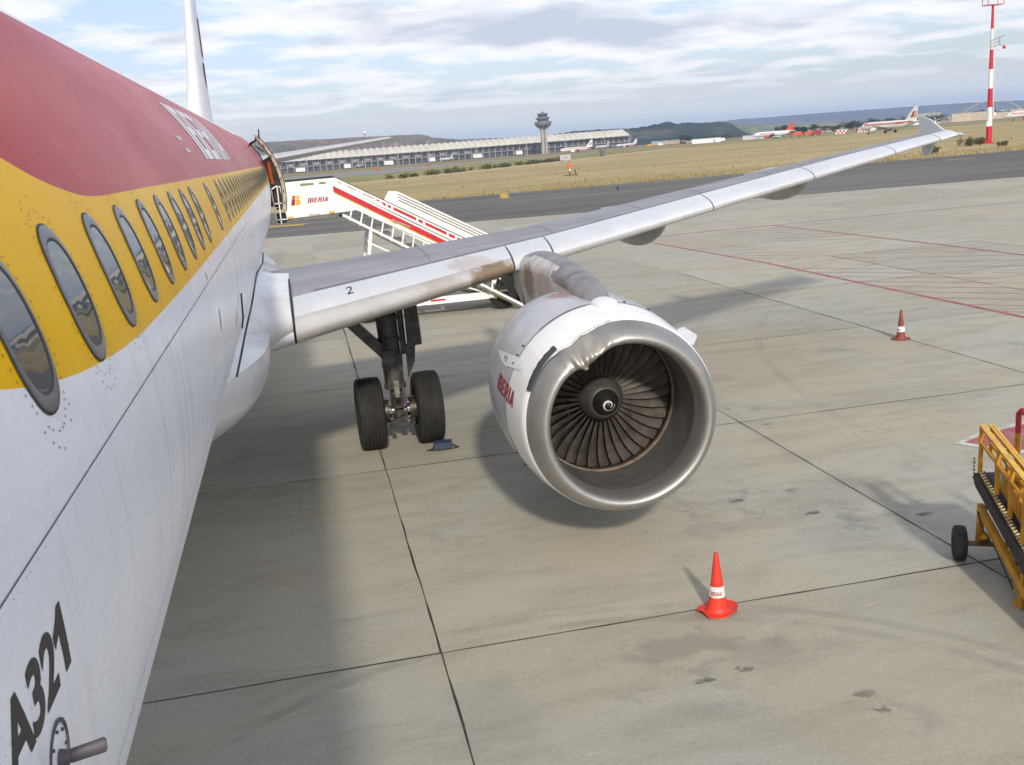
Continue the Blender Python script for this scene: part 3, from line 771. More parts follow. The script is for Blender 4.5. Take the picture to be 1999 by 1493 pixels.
bm = B(); lat(bm, [(1.022, .858), (1.03, .846), (1.10, .845), (1.11, .862)], seg=96); obj('abradable_ring', bm, M_abr, eng, smooth=1)
bm = B(); lat(bm, [(1.11, .862), (1.8, .87), (1.8, .2)], seg=64); obj('fan_case', bm, M_case, eng, smooth=30)
# rivet rows on the lip
bm = B()
def edot(d, r, an, s=.004, out=True):
    p = epos(d, r, an); n_ = (EXr*math.cos(R(an))+EYr*math.sin(R(an)))*(1 if out else -1); u_ = EA; v_ = n_.cross(EA)
    bm.faces.new([bm.verts.new(p+n_*.002+(u_*math.cos(k*math.pi/3)+v_*math.sin(k*math.pi/3))*s) for k in range(6)])
for k in range(240):
    an = k*1.5
    if not 95 < an < 140: edot(.285, 1.074, an, .0035)
    edot(.315, .8455, an, .0035, False)
for s_ in (88.0, 90.5, 270, 180.0, 2):
    for k in range(9): edot(.06+k*.028, 1.0+.02*k if k < 3 else 1.03+.006*k, s_, .003)
for k in range(60): edot(1.0, 1.170, 30+k*3, .004)
obj('lip_rivets', bm, M_line, eng)
# panel joints of the cowl
bm = B()
def ering(d0, d1, r, a0, a1, n=40):
    pr = None
    for k in range(n+1):
        an = a0+(a1-a0)*k/n; cur = (bm.verts.new(epos(d0, r, an)), bm.verts.new(epos(d1, r, an)))
        if pr: bm.faces.new((pr[0], pr[1], cur[1], cur[0]))
        pr = cur
ering(.955, .972, 1.1675, 0, 360, 96); ering(.945, .985, 1.1685, 98, 128, 20)
obj('cowl_joint', bm, M_line, eng)
for an_ in (140, 146, 151, 205, 214, 60, 75):
    bm = B(); P0 = epos(1.01, 1.171, an_); bar(bm, P0, epos(1.05, 1.174, an_), .028, .010); obj('cowl_latch', bm, M_dark, eng)
# torn strip and dented edge
bm = B(); L = []
for k in range(17):
    an = 129+29*k/16; w_ = .052+.004*math.sin(k*1.9); e = .35+.65*math.sin(math.pi*min(1, .12+k/16*.8))
    L.append([epos(.275, 1.080, an), epos(.30-.0*k, 1.104, an), epos(.30+w_*e*1.6, 1.114+.003*math.sin(k*2.1), an), epos(.29+w_*e*1.6, 1.094, an)])
loft(bm, L); obj('torn_seal', bm, pm('torn_rubber', (.045, .045, .047), .6), eng, smooth=20)
bm = B()
for k in range(46):
    an = 94+k*.8; d_ = .300+random.uniform(-.006, .012); s_ = random.uniform(.006, .016)
    dd, rr = dent(.30, 1.082, an)
    bm.faces.new([bm.verts.new(epos(dd+a_, rr+.006, an+b_)) for a_, b_ in ((-.006, -.4), (s_, -.3), (s_*.6, .1), (s_, .4), (-.006, .4))])
obj('jagged_edge', bm, pm('torn_edge', (.12, .10, .085), .7), eng)
bm = B()
for an, d_, s_ in ((124, .02, .05), (121.5, .06, .035), (126, .05, .03)):
    dd, rr = dent(d_, .90, an); c = epos(dd, rr-.02, an)
    v = bmesh.ops.create_icosphere(bm, subdivisions=2, radius=s_*.6, matrix=Matrix.Translation(c))['verts']
    for q in v: q.co += Vector((noise.noise(q.co*40), noise.noise(q.co*40+Vector((9, 0, 0))), noise.noise(q.co*37)))*.02; q.co.z = c.z+(q.co.z-c.z)*.6
obj('crumpled_fold', bm, pm('torn_red_metal', (.33, .17, .12), .45, .5, col2=(.45, .43, .38), scale=30), eng, smooth=1)
# fan: spinner and 36 blades
bm = B(); lat(bm, [(.78, .0), (.785, .02), (.81, .055), (.88, .115), (.945, .160)], seg=48)
obj('spinner', bm, pm('spinner_black', (.012, .012, .012), .45), eng, smooth=1)
bm = B(); lat(bm, [(.944, .160), (.948, .172), (1.0, .205), (1.07, .245), (1.15, .27), (1.4, .28)], seg=48)
obj('spinner_rear', bm, pm('spinner_grey', (.085, .08, .075), .5, .3), eng, smooth=1)
bm = B(); pr = None    # white swirl on the spinner
for k in range(30):
    th = -60+k*14.5; rr = .018+.058*(k/29)**.7; w_ = .0075*(.5+.7*math.sin(math.pi*(k+3)/33))
    def spp(r, a):
        PP = [(.0, .78), (.02, .785), (.055, .81), (.115, .88), (.160, .945)]
        for (ra, da_), (rb_, db) in zip(PP, PP[1:]):
            if r <= rb_+1e-6 or rb_ == .160: return epos(da_+(db-da_)*(r-ra)/(rb_-ra)-.004, r, a)
    cur = (bm.verts.new(spp(rr-w_, th)), bm.verts.new(spp(rr+w_, th)))
    if pr: bm.faces.new((pr[0], pr[1], cur[1], cur[0]))
    pr = cur
obj('spinner_swirl', bm, pm('swirl_white', (.7, .7, .68), .5), eng)
M_blade = pm('fan_blade_metal', (.105, .09, .08), .5, .35, var=.22, scale=6)
def blade(an0):
    bm = B(); L = []
    for k in range(9):
        f_ = k/8; r = .27+(.853-.27)*f_; st = R(28+34*f_); ch = .135+.055*math.sin(f_*2.2); sw = -4*f_+6*f_*f_
        lp_ = []
        for j in range(9):
            q = j/8-.5; camb = .018*(1-4*q*q)
            dd = 1.19+.02*f_+q*ch*math.cos(st)-camb*math.sin(st)*.8; tt_ = q*ch*math.sin(st)+camb*math.cos(st)
            lp_.append((dd, r, tt_))
        for j in range(7, 0, -1):
            q = j/8-.5; camb = .018*(1-4*q*q)-.008*(1-4*q*q)**.5
            dd = 1.19+.02*f_+q*ch*math.cos(st)-camb*math.sin(st)*.8; tt_ = q*ch*math.sin(st)+camb*math.cos(st)
            lp_.append((dd, r, tt_))
        L.append([epos(dd, r_, an0+sw+math.degrees(tt_/r_)) for dd, r_, tt_ in lp_])
    loft(bm, L); return bm
for k in range(36): obj('fan_blade', blade(k*10), M_blade, eng, smooth=50)
bm = B()
for k in range(40):
    an = k*9; bar(bm, epos(1.65, .3, an), epos(1.65, .85, an), .012, .10, updir=EA)
obj('guide_vanes', bm, M_dark, eng)
# core nozzle, plug
bm = B(); lat(bm, [(3.0, .62), (3.35, .60), (3.9, .50), (4.35, .40), (4.35, .37), (3.6, .37)], seg=48); lat(bm, [(4.0, .25), (4.4, .24), (4.75, .12), (4.85, 0)], seg=32)
obj('exhaust_nozzle', bm, pm('exhaust_metal', (.22, .19, .16), .45, .8), eng, smooth=35)
# strake on the outboard side
bm = B(); prism(bm, [(.22, 0), (.30, .085), (.36, .105), (.80, .10), (.86, .06), (.9, 0)], .03, lambda u, v, w: epos(u+.08, 1.085+v+.045*u, 40)+Vector((w*.5, 0, w*.5)))
obj('nacelle_strake', bm, M_white, eng)
# latch vent on the top
bm = B(); prism(bm, [(0, 0), (.12, -.03), (.12, .03)], .004, lambda u, v, w: epos(.80+u, 1.155+w+.006, 84+v*90))
obj('vent_slot', bm, M_gask, eng)
# lettering on the inboard side
M_redt = pm('red_lettering', (.30, .012, .03), .45)
def ontop(d0, d1, a0, a1, off): return lambda u, w: epos(d0+(d1-d0)*u, (1.186 if d0+(d1-d0)*u > 1.2 else 1.178)+off, a0+(a1-a0)*w)
def er(d):
    P = [(.29, 1.082), (.30, 1.083), (.45, 1.108), (.7, 1.142), (.96, 1.164), (.97, 1.166), (1.2, 1.178), (1.6, 1.185), (2.1, 1.165), (2.55, 1.10)]
    for (a, ra), (b, rb) in zip(P, P[1:]):
        if d <= b: return ra+(rb-ra)*(d-a)/(b-a)
    return 1.1
bm = block_bm('IBERIA', lambda u, w: epos(1.46-.80*u, .006+er(1.46-.80*u), 170.3+3.0*u-9.2*w), shear=.22, gap=.16, cuts=8)
bmesh.ops.recalc_face_normals(bm, faces=bm.faces)
obj('engine_title', bm, M_redt, eng)
bm = B(); Q = [(1.99, 152.7), (.90, 146.3), (.66, 151.4), (1.33, 155.9)]; G = []
for a in range(11):
    row = []
    for b in range(5):
        s_, t_ = a/10, b/4; d_ = (Q[0][0]*(1-s_)+Q[1][0]*s_)*(1-t_)+(Q[3][0]*(1-s_)+Q[2][0]*s_)*t_; an = (Q[0][1]*(1-s_)+Q[1][1]*s_)*(1-t_)+(Q[3][1]*(1-s_)+Q[2][1]*s_)*t_
        row.append(bm.verts.new(epos(d_, er(d_)+.006, an)))
    G.append(row)
for A, C_ in zip(G, G[1:]):
    for b in range(4): bm.faces.new((A[b], A[b+1], C_[b+1], C_[b]))
obj('white_placard', bm, M_white, eng)
bm = text_bm('R2', 1, lambda u, w: epos(1.45-.16*u, er(1.4)+.010, 153.6-2.8*w), cuts=3); 
bm2 = bm; obj('placard_mark', bm2, M_blk, eng)

# ---- pylon
M_pyl = stained('pylon_grey', (.30, .285, .29), .42, .35, [((5.68, 9.5, 2.8), (.2, .4, .25), (.17, .12, .09), 6, .6), ((5.9, 11.0, 3.0), (.3, .6, .3), (.30, .29, .29), 4, .5)], var=.15, scale=3)
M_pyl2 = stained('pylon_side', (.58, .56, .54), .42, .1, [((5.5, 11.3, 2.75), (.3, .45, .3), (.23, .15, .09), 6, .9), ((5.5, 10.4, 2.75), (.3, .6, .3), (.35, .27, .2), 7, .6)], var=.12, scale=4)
bm = B(); L = []
PY = [(8.25, 2.76, 2.68, .05), (8.55, 2.89, 2.55, .15), (9.1, 3.02, 2.5, .20), (9.9, 3.10, 2.5, .235), (10.6, 3.13, 2.4, .26), (11.3, 3.13, 2.3, .28), (11.9, 3.08, 2.35, .28), (12.6, 2.95, 2.5, .25)]
def cat(P, n):
    out = []
    for i in range(len(P)-1):
        a, b, c_, d = P[max(0, i-1)], P[i], P[i+1], P[min(len(P)-1, i+2)]
        for k in range(n):
            t_ = k/n; out.append(tuple(.5*(2*q+(r_-p)*t_+(2*p-5*q+4*r_-s_)*t_*t_+(3*q-p-3*r_+s_)*t_**3) for p, q, r_, s_ in zip(a, b, c_, d)))
    return out+[P[-1]]
for y, zt, zb, hw in cat(PY, 6):
    cx = 5.74+.030*(y-8); lp_ = []
    for i in range(20):
        a_ = math.pi*i/19; lp_.append(Vector((cx+hw*math.cos(a_), y, zt-hw*.9+hw*.9*math.sin(a_))))
    lp_ += [Vector((cx-hw, y, zb)), Vector((cx+hw, y, zb))]; L.append(lp_)
loft(bm, L); bmesh.ops.recalc_face_normals(bm, faces=bm.faces)
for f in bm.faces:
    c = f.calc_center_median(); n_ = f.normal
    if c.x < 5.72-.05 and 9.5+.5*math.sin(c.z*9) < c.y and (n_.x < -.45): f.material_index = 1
pyl = obj('pylon', bm, [M_pyl, M_pyl2], plane, smooth=50)
for y in (9.35, 10.15, 11.1):
    bm = B(); zt = 3.04+.09*min(1, (y-9.3)/.8); pr = None
    for i in range(15):
        a_ = math.pi*i/14; hw_ = .2+.035*(y-9.1)*.9; c = Vector((5.74+.030*(y-8)+(hw_+.006)*math.cos(a_), y, zt-hw_*.9+(hw_*.9+.010)*math.sin(a_)))
        cur = (bm.verts.new(c), bm.verts.new(c+Vector((0, .012, 0))))
        if pr: bm.faces.new((pr[0], pr[1], cur[1], cur[0]))
        pr = cur
    obj('pylon_seam', bm, M_line, pyl)
bm = B(); bmesh.ops.create_uvsphere(bm, u_segments=24, v_segments=12, radius=1, matrix=Matrix.Translation((5.75, 8.34, 2.79)) @ Matrix.Diagonal((.15, .26, .085, 1))); obj('pylon_tip_cap', bm, M_white, pyl, smooth=1)
bm = B(); L = []
for y, zt, zb, hw in ((12.5, 2.7, 2.3, .15), (13.0, 2.62, 2.3, .14), (13.6, 2.6, 2.4, .11), (14.4, 2.62, 2.52, .05)):
    L.append([Vector((5.78+sx_*hw, y, z_)) for sx_, z_ in ((-1, zt), (-1, zb), (1, zb), (1, zt))])
loft(bm, L); obj('aft_pylon', bm, M_dark, pyl)
# strut fairing dropping behind the nacelle on the inboard side
bm = B(); loft(bm, [[Vector((5.58+dx, 11.75+dy, 2.72)) for dx, dy in ((0, 0), (.06, 0), (.07, .25), (0, .22))], [Vector((5.56+dx, 11.45+dy, 2.25)) for dx, dy in ((0, 0), (.06, 0), (.07, .22), (0, .2))], [Vector((5.53+dx, 11.15+dy, 1.7)) for dx, dy in ((0, 0), (.04, 0), (.05, .18), (0, .16))]])
obj('pylon_strut', bm, M_dark, pyl)

# ---- main landing gear
GX, GY = 3.75, 13.45
M_gear = pm('gear_paint', (.075, .072, .068), .5, .15, var=.25, scale=7)
M_tyre = pm('tyre_rubber', (.017, .016, .0155), .8, var=.2, scale=6, bump=.2)
M_steel = pm('axle_steel', (.28, .27, .26), .35, .8)
bm = B()
tube(bm, (GX-.02, GY, .95), (GX-.08, GY+.10, 2.75), .155, .175, 20); tube(bm, (GX, GY, .45), (GX-.02, GY, 1.05), .10, .10, 16); tube(bm, (GX+.17, GY-.05, 1.5), (GX+.16, GY+.05, 2.7), .05, .05, 10)
for z, r in ((1.0, .175), (1.35, .17), (1.75, .18), (2.1, .19)): tube(bm, (GX-.02-(z-1)*.033, GY+(z-1)*.055, z-.035), (GX-.02-(z-1)*.033, GY+(z-1)*.055, z+.035), r, seg=20)
box(bm, (GX-.10, GY-.12, 1.50), (.18, .16, .22)); box(bm, (GX+.08, GY-.10, 1.3), (.08, .10, .12))
pipe(bm, [Vector((GX+.1, GY-.13, 2.5)), Vector((GX+.12, GY-.14, 1.6)), Vector((GX+.10, GY-.13, .9)), Vector((GX+.12, GY-.12, .62))], .012)
pipe(bm, [Vector((GX-.12, GY-.12, 2.4)), Vector((GX-.14, GY-.13, 1.7)), Vector((GX-.12, GY-.13, .85)), Vector((GX-.14, GY-.1, .6))], .010)
gear = obj('main_landing_gear', bm, M_gear, plane, smooth=40)
bm = B(); a_ = Vector((2.72, GY+.0, 2.55)); b_ = Vector((GX-.12, GY-.02, 1.52)); bar(bm, a_, b_, .19, .17); box(bm, a_, (.28, .22, .20)); tube(bm, b_+Vector((0, -.12, 0)), b_+Vector((0, .12, 0)), .085, seg=16)
bar(bm, a_+Vector((.05, 0, .25)), a_+Vector((.1, 0, -.05)), .10)
obj('side_brace', bm, M_gear, gear, smooth=30)
bm = B(); loft(bm, [[Vector((GX+.22+a, GY-.12+b, z)) for a, b in ((0, 0), (.24*k_, .10), (.26*k_, .16), (.02, .06))] for z, k_ in ((2.70, .8), (2.0, .95), (1.62, 1.0))])
loft(bm, [[Vector((GX+.19+a, GY-.10+b, z)) for a, b in ((0, 0), (.17*k_, .08), (.18*k_, .11), (.02, .03))] for z, k_ in ((1.66, 1.0), (1.35, .8), (1.12, .12))])
obj('gear_door', bm, M_gear, gear)
bm = B(); tube(bm, (GX-.46, GY, .585), (GX+.46, GY, .585), .07, seg=18); obj('axle', bm, M_steel, gear, smooth=40)
bm = B()
for s_ in (-1, 1):
    tube(bm, (GX+s_*.16, GY, .585), (GX+s_*.30, GY, .585), .20, seg=20)
    for k in range(6):
        an = k*math.pi/3; tube(bm, (GX+s_*.12, GY+.14*math.cos(an), .585+.14*math.sin(an)), (GX+s_*.2, GY+.14*math.cos(an), .585+.14*math.sin(an)), .035, seg=8)
box(bm, (GX, GY-.10, .75), (.16, .14, .2)); box(bm, (GX+.05, GY-.14, .46), (.10, .10, .12)); box(bm, (GX-.13, GY-.16, .40), (.07, .07, .13)); box(bm, (GX+.19, GY-.15, .42), (.07, .07, .12))
bar(bm, (GX-.02, GY-.10, .62), (GX-.02, GY-.26, .85), .09, .03); bar(bm, (GX-.02, GY-.26, .85), (GX-.02, GY-.12, 1.12), .08, .03)
obj('brake_unit', bm, pm('brake_metal', (.07, .065, .06), .45, .6, var=.3, scale=20), gear, smooth=30)
bm = B(); box(bm, (GX+.09, GY-.17, .70), (.05, .03, .05)); obj('hose_cap', bm, pm('purple_cap', (.12, .05, .16), .5), gear)
for s_ in (-1, 1):
    bm = B(); cx = GX+s_*.465; prof = []
    Rt, hw = .585, .215
    pts = [(-hw*.55, .30), (-hw*.93, .38), (-hw, .46), (-hw*.96, .525), (-hw*.82, .568)]
    tread = []
    for g in (-.62, -.36, -.12, .12, .36, .62): tread += [(hw*(g-.045), Rt-.006*abs(g)*2), (hw*(g-.03), Rt-.02), (hw*(g+.03), Rt-.02), (hw*(g+.045), Rt-.006*abs(g)*2)]
    pts = pts+tread+[(-a, b) for a, b in reversed(pts)]
    lathe(bm, [(a, b) for a, b in pts], (cx, GY, .583), (1, 0, 0), 72, xref=(0, 1, 0))
    for v in bm.verts:
        if v.co.z < .012: v.co.x += (v.co.x-cx)*.04; v.co.z = .0
    ty_ = obj('tyre', bm, M_tyre, gear, smooth=30)
    bm = B(); lathe(bm, [(-.10, .0), (-.10, .10), (-.05, .2), (-.09, .31), (.09, .31), (.05, .2), (.10, .1), (.10, 0)], (cx, GY, .583), (1, 0, 0), 32, xref=(0, 1, 0))
    obj('wheel_rim', bm, pm('rim_paint', (.12, .12, .12), .5, .2), gear, smooth=30)

# ---- tail: fin, stabiliser, rear door
M_fin = pm('fin_paint', (.76, .77, .80), .4, var=.04, scale=1, coat=.2)
def foil(le, c, half, n=12, axis='x'):
    out = []
    for k in range(n+1):
        u = (k/n)**1.6; yt = 5*.10*(.2969*math.sqrt(u)-.126*u-.3516*u*u+.2843*u**3-.1036*u**4)*c*half; out.append((le+u*c, yt))
    return out
bm = B(); L = []
for z, ley, c in ((5.3, 28.3, 7.0), (5.75, 29.0, 6.3), (7.5, 30.9, 5.0), (10, 33.0, 3.35), (11.76, 34.5, 2.1)):
    f_ = foil(ley, c, 1.0 if z > 6 else 1.25); L.append([Vector((h, y, z)) for y, h in f_]+[Vector((-h, y, z)) for y, h in reversed(f_[1:-1])])
loft(bm, L); fin = obj('tail_fin', bm, M_fin, plane, smooth=40)
bm = B()
for (y0, y1, z0, z1, mi) in ((33.2, 33.75, 6.6, 8.0, 0), (34.0, 34.5, 8.4, 9.9, 1)):
    poly(bm, [(0.40-.02*(z0-6), y0, z0), (.34, y1, z0), (.30-.03*(z0-6.6), y1+.9, z1), (.34-.03*(z0-6.6), y0+.9, z1)], mi)
def finx(y, z):
    f = (z-5.75)/6.0; le = 29.0+(34.5-29.0)*f; c = 6.3-(4.2)*f; u = max(0.001, min(1, (y-le)/c))
    return 5*.10*(.2969*math.sqrt(u)-.126*u-.3516*u*u+.2843*u**3-.1036*u**4)*c
bm.free(); bm = B()
def finquad(p, mi):
    n = 8; 
    for a in range(n):
        for b in range(n):
            q = []
            for (i, j) in ((a, b), (a+1, b), (a+1, b+1), (a, b+1)):
                s_, t_ = i/n, j/n; y = (p[0][0]*(1-s_)+p[1][0]*s_)*(1-t_)+(p[3][0]*(1-s_)+p[2][0]*s_)*t_; z = (p[0][1]*(1-s_)+p[1][1]*s_)*(1-t_)+(p[3][1]*(1-s_)+p[2][1]*s_)*t_
                q.append(bm.verts.new((finx(y, z)+.02, y, z)))
            f = bm.faces.new(q); f.material_index = mi
finquad([(31.6, 6.5), (33.2, 6.5), (34.1, 7.9), (32.5, 7.9)], 0); finquad([(32.7, 8.1), (34.2, 8.1), (34.9, 9.4), (33.5, 9.4)], 1)
bmesh.ops.recalc_face_normals(bm, faces=bm.faces)
obj('fin_emblem', bm, [M_redt, pm('emblem_orange', (.5, .12, .03), .5)], fin)
bm = B(); L = []
for x, ley, c, z in ((.5, 30.9, 4.2, 4.62), (1.2, 31.5, 3.7, 4.66), (3.5, 33.1, 2.55, 4.90), (5.9, 34.75, 1.45, 5.14), (6.22, 35.1, 1.15, 5.17)):
    f_ = foil(ley, c, 1.0); L.append([Vector((x, y, z+h)) for y, h in f_]+[Vector((x, y, z-h)) for y, h in reversed(f_[1:-1])])
loft(bm, L); obj('stabiliser', bm, pm('stabiliser_paint', (.50, .51, .54), .4, .1, var=.05), plane, smooth=40)
bm = B(); 
for j in range(2): pass
L2 = [[Vector((-p.x, p.y, p.z)) for p in l] for l in L]; loft(bm, L2); bmesh.ops.recalc_face_normals(bm, faces=bm.faces); obj('stabiliser', bm, MATS['stabiliser_paint'], plane, smooth=40)
# dark doorway patch on the skin plus the open door standing outboard
bm = B()
n = 12
for k in range(n):
    a0_, a1_ = -11+48*k/n, -11+48*(k+1)/n
    bm.faces.new([bm.verts.new(fpt(y_, a_, .012)) for y_, a_ in ((26.55, a0_), (27.45, a0_), (27.45, a1_), (26.55, a1_))])
obj('rear_doorway', bm, pm('doorway_dark', (.02, .018, .016), .9), plane)
DR = 2.34
def dpt(r, a, y): return Vector((r*math.cos(R(a)), y, ZC+r*math.sin(R(a))))
bm = B(); L = []
for k in range(21):
    a = -12+52*k/20; L.append([dpt(DR-.10, a, 25.75), dpt(DR, a, 25.70), dpt(DR, a, 26.55), dpt(DR-.10, a, 26.50)])
loft(bm, L)
rd = obj('rear_door', bm, pm('door_edge_paint', (.47, .43, .37), .5, var=.15, scale=6), plane, smooth=30)
bm = B()
for k in range(7):
    a = -8+k*8; bar(bm, dpt(DR-.055, a, 25.69), dpt(DR-.055, a+1.6, 25.69), .035, .02)
for k in range(21): pass
pipe(bm, [dpt(DR+.004, -12+52*k/20, 25.69) for k in range(21)], .008, 5); pipe(bm, [dpt(DR-.102, -12+52*k/20, 25.74) for k in range(21)], .016, 5)
pipe(bm, [dpt(DR-.02, 38, 25.7), dpt(DR+.14, 42, 25.7)], .02, 6); pipe(bm, [dpt(DR-.05, 38, 25.8), dpt(2.05, 40, 26.2), dpt(1.99, 38, 26.6)], .03, 6)
pipe(bm, [dpt(DR-.16, 30, 25.8), dpt(2.1, 36, 26.4)], .02, 6)
obj('door_fittings', bm, M_dark, rd)
bm = B(); L = []
for k in range(13):
    a = -11+36*k/12; L.append([dpt(DR-.42+.12*(k/12)**2, a, 25.95), dpt(DR-.105, a, 25.8), dpt(DR-.105, a, 26.45), dpt(DR-.42+.12*(k/12)**2, a, 26.4)])
loft(bm, L); obj('slide_bustle', bm, pm('bustle_dark', (.05, .04, .035), .7, var=.3, scale=9), rd, smooth=30)
bm = B(); bar(bm, dpt(DR-.30, 6, 25.86), dpt(DR-.20, 22, 25.82), .05, .05); obj('red_tag', bm, pm('tag_red', (.5, .08, .03), .5), rd)

# ------------------------------------------------------------ passenger stairs at the rear door
M_stw = pm('stairs_white', (.80, .80, .78), .4, var=.04, scale=2, coat=.15)
M_str = pm('stairs_red', (.52, .015, .03), .4, var=.08, scale=3)
M_sty = pm('stairs_yellow', (.62, .40, .03), .45)
M_stg = pm('stairs_dark_grey', (.16, .15, .14), .7)  # even dark grey for the floor, steps, slot lines and drive unit
M_amb = pm('amber_reflector', (.75, .38, .02), .4)
st = thing('passenger_stairs', (5.5, 26.6, 0), 'white mobile boarding stairs with red and yellow stripe docked at the rear door', 'boarding stairs')
YA, YB = 25.8, 27.35
def slab(poly_, y0, th, mat, name, par, mi=0):
    bm = B(); prism(bm, poly_, th, lambda u, v, w: Vector((u, y0+w, v))); bmesh.ops.recalc_face_normals(bm, faces=bm.faces); return obj(name, bm, mat, par)
# platform panel with two slots near its top, built from bars
def ring_panel(y0, name):
    bm = B(); th = .05
    def P_(u, v, w): return Vector((u, y0+w, v))
    for pl_ in ([(2.30, 3.12), (3.63, 3.17), (3.64, 3.93), (2.34, 3.91)], [(2.34, 3.912), (2.74, 3.918), (2.74, 4.02), (2.345, 4.02)], [(3.14, 3.922), (3.24, 3.924), (3.24, 4.02), (3.14, 4.02)], [(3.48, 3.926), (3.64, 3.93), (3.64, 4.02), (3.48, 4.02)], [(2.345, 4.022), (3.64, 4.022), (3.64, 4.10), (2.35, 4.085)]):
        prism(bm, pl_, th, P_)
    bmesh.ops.recalc_face_normals(bm, faces=bm.faces)
    return obj(name, bm, M_stw, st)
pp = ring_panel(YA, 'platform_panel'); ring_panel(YB, 'platform_panel')
bm = B()
for y_ in (YA+.02, YB+.02): pipe(bm, [Vector((2.35, y_, 4.105)), Vector((3.66, y_, 4.125)), Vector((3.66+3.9, y_, 4.125-3.9*.575))], .02, 6)
obj('handrail', bm, pm('rail_rubber', (.03, .03, .03), .6), st)
bm = B(); box(bm, (2.95, (YA+YB)/2+.02, 3.10), (1.35, YB-YA, .10)); box(bm, (2.16, (YA+YB)/2, 3.08), (.22, YB-YA, .12), mi=1); obj('platform_floor', bm, [M_stg, M_black], st)
def ln(x, z0, s): return z0+s*(x-3.64)
SS = -.598
for y0 in (YA, YB):
    bm = B(); P_ = lambda u, v, w, y0=y0: Vector((u, y0+w, v)); xe = 9.6
    prism(bm, [(3.64, 3.17), (4.15, 3.20), (4.3, 3.13), (xe, ln(xe, 3.13, SS)+.39), (xe, ln(xe, 3.93, SS)), (3.64, 3.93)], .045, P_)
    bmesh.ops.recalc_face_normals(bm, faces=bm.faces)
    sp = obj('side_panel', bm, M_stw, st)
    bm = B()   # rails above the panel with long slots between
    S2 = -.575
    bar(bm, (3.66, y0+.022, 4.095), (xe, y0+.022, ln(xe, 4.095, S2)), .04, .045)
    bar(bm, (3.66, y0+.022, 4.015), (4.9, y0+.022, ln(4.9, 4.015, S2)), .035, .03); bar(bm, (3.66, y0+.022, 3.955), (xe, y0+.022, ln(xe, 3.955, S2-.004)), .035, .06)
    for x in (3.72, 3.95, 4.35, 4.84, 5.14, 5.98, 6.84, 7.7, 8.6): bar(bm, (x, y0+.022, ln(x, 3.93, S2)), (x, y0+.022, ln(x, 4.10, S2)), .045, .06)
    obj('side_rail', bm, M_stw, sp)
bm = B(); P_ = lambda u, v, w: Vector((u, YA-.006+w, v))
prism(bm, [(3.60, 3.90), (3.60, 3.74), (9.4, 3.74+SS*5.8), (9.4, 3.90+SS*5.8)], .004, P_); bmesh.ops.recalc_face_normals(bm, faces=bm.faces); obj('red_stripe', bm, M_str, st)
bm = B(); prism(bm, [(3.62, 3.725), (3.62, 3.695), (9.4, 3.695+SS*5.78), (9.4, 3.725+SS*5.78)], .004, P_); bmesh.ops.recalc_face_normals(bm, faces=bm.faces); obj('yellow_stripe', bm, M_sty, st)
bm = B(); bar(bm, (4.45, YA-.01, 3.02), (9.2, YA-.01, 3.02+SS*4.75+.3), .01, .02); bar(bm, (5.1, YA-.01, 2.86), (5.6, YA-.01, 2.6), .02, .03); obj('panel_crease', bm, pm('crease_grey', (.35, .35, .35), .6), st)
# lower telescopic section, wider, with a red inner side seen through the rails
bm = B(); P_ = lambda u, v, w: Vector((u, YB+.14+w, v))
prism(bm, [(5.16, 3.46), (5.24, 3.57), (5.50, 3.545), (9.9, 1.05), (9.9, .55), (5.05, 3.25)], .04, P_)
bmesh.ops.recalc_face_normals(bm, faces=bm.faces); ls = obj('lower_section', bm, M_stw, st)
bm = B()
for k in range(3):
    z0 = 3.50-.085*k; bar(bm, (5.5, YB+.13, z0-.03), (9.7, YB+.13, z0-.03-4.2*.567), .012, .022)
obj('rail_slots', bm, M_stg, ls)
bm = B()
for x0, x1 in ((4.86, 5.10), (5.17, 5.95), (6.02, 6.80), (6.87, 7.7), (7.77, 8.6)):
    z = lambda x: 3.44+(x-4.86)*-.568
    prism(bm, [(x0, z(x0)), (x1, z(x1)), (x1, z(x1)-.22), (x0, z(x0)-.22)], .02, lambda u, v, w: Vector((u, YB-.02+w, v)))
bmesh.ops.recalc_face_normals(bm, faces=bm.faces)
obj('inner_panel', bm, M_str, ls)
# stair flight: ladder-like stringer with treads
bm = B()
bar(bm, (3.72, YA+.02, 3.13), (9.0, YA+.02, -.35+.0), .08, .07) if False else bar(bm, (3.78, YA+.02, 3.10), (8.8, YA+.02, 3.10-5.02*.70+.4), .07, .07)
for k in range(15):
    x = 4.05+k*.27; zt = 3.24+(x-4.1)*-.56; zb = 3.10-(x-3.78)*.62
    bar(bm, (x, YA+.02, zt), (x-.10, YA+.02, zb), .05, .04)
obj('stringer', bm, M_stw, st)
bm = B(); bar(bm, (3.75, YA+.06, 3.04), (8.8, YA+.06, 3.04-5.05*.62), .09, .07); bar(bm, (3.75, YB, 3.04), (8.8, YB, 3.04-5.05*.62), .09, .07)
for k in range(16):
    x = 3.9+k*.35; z = 3.15-(x-3.78)*.60; box(bm, (x, (YA+YB)/2, z), (.27, YB-YA-.1, .035))
obj('steps', bm, M_stg, st)
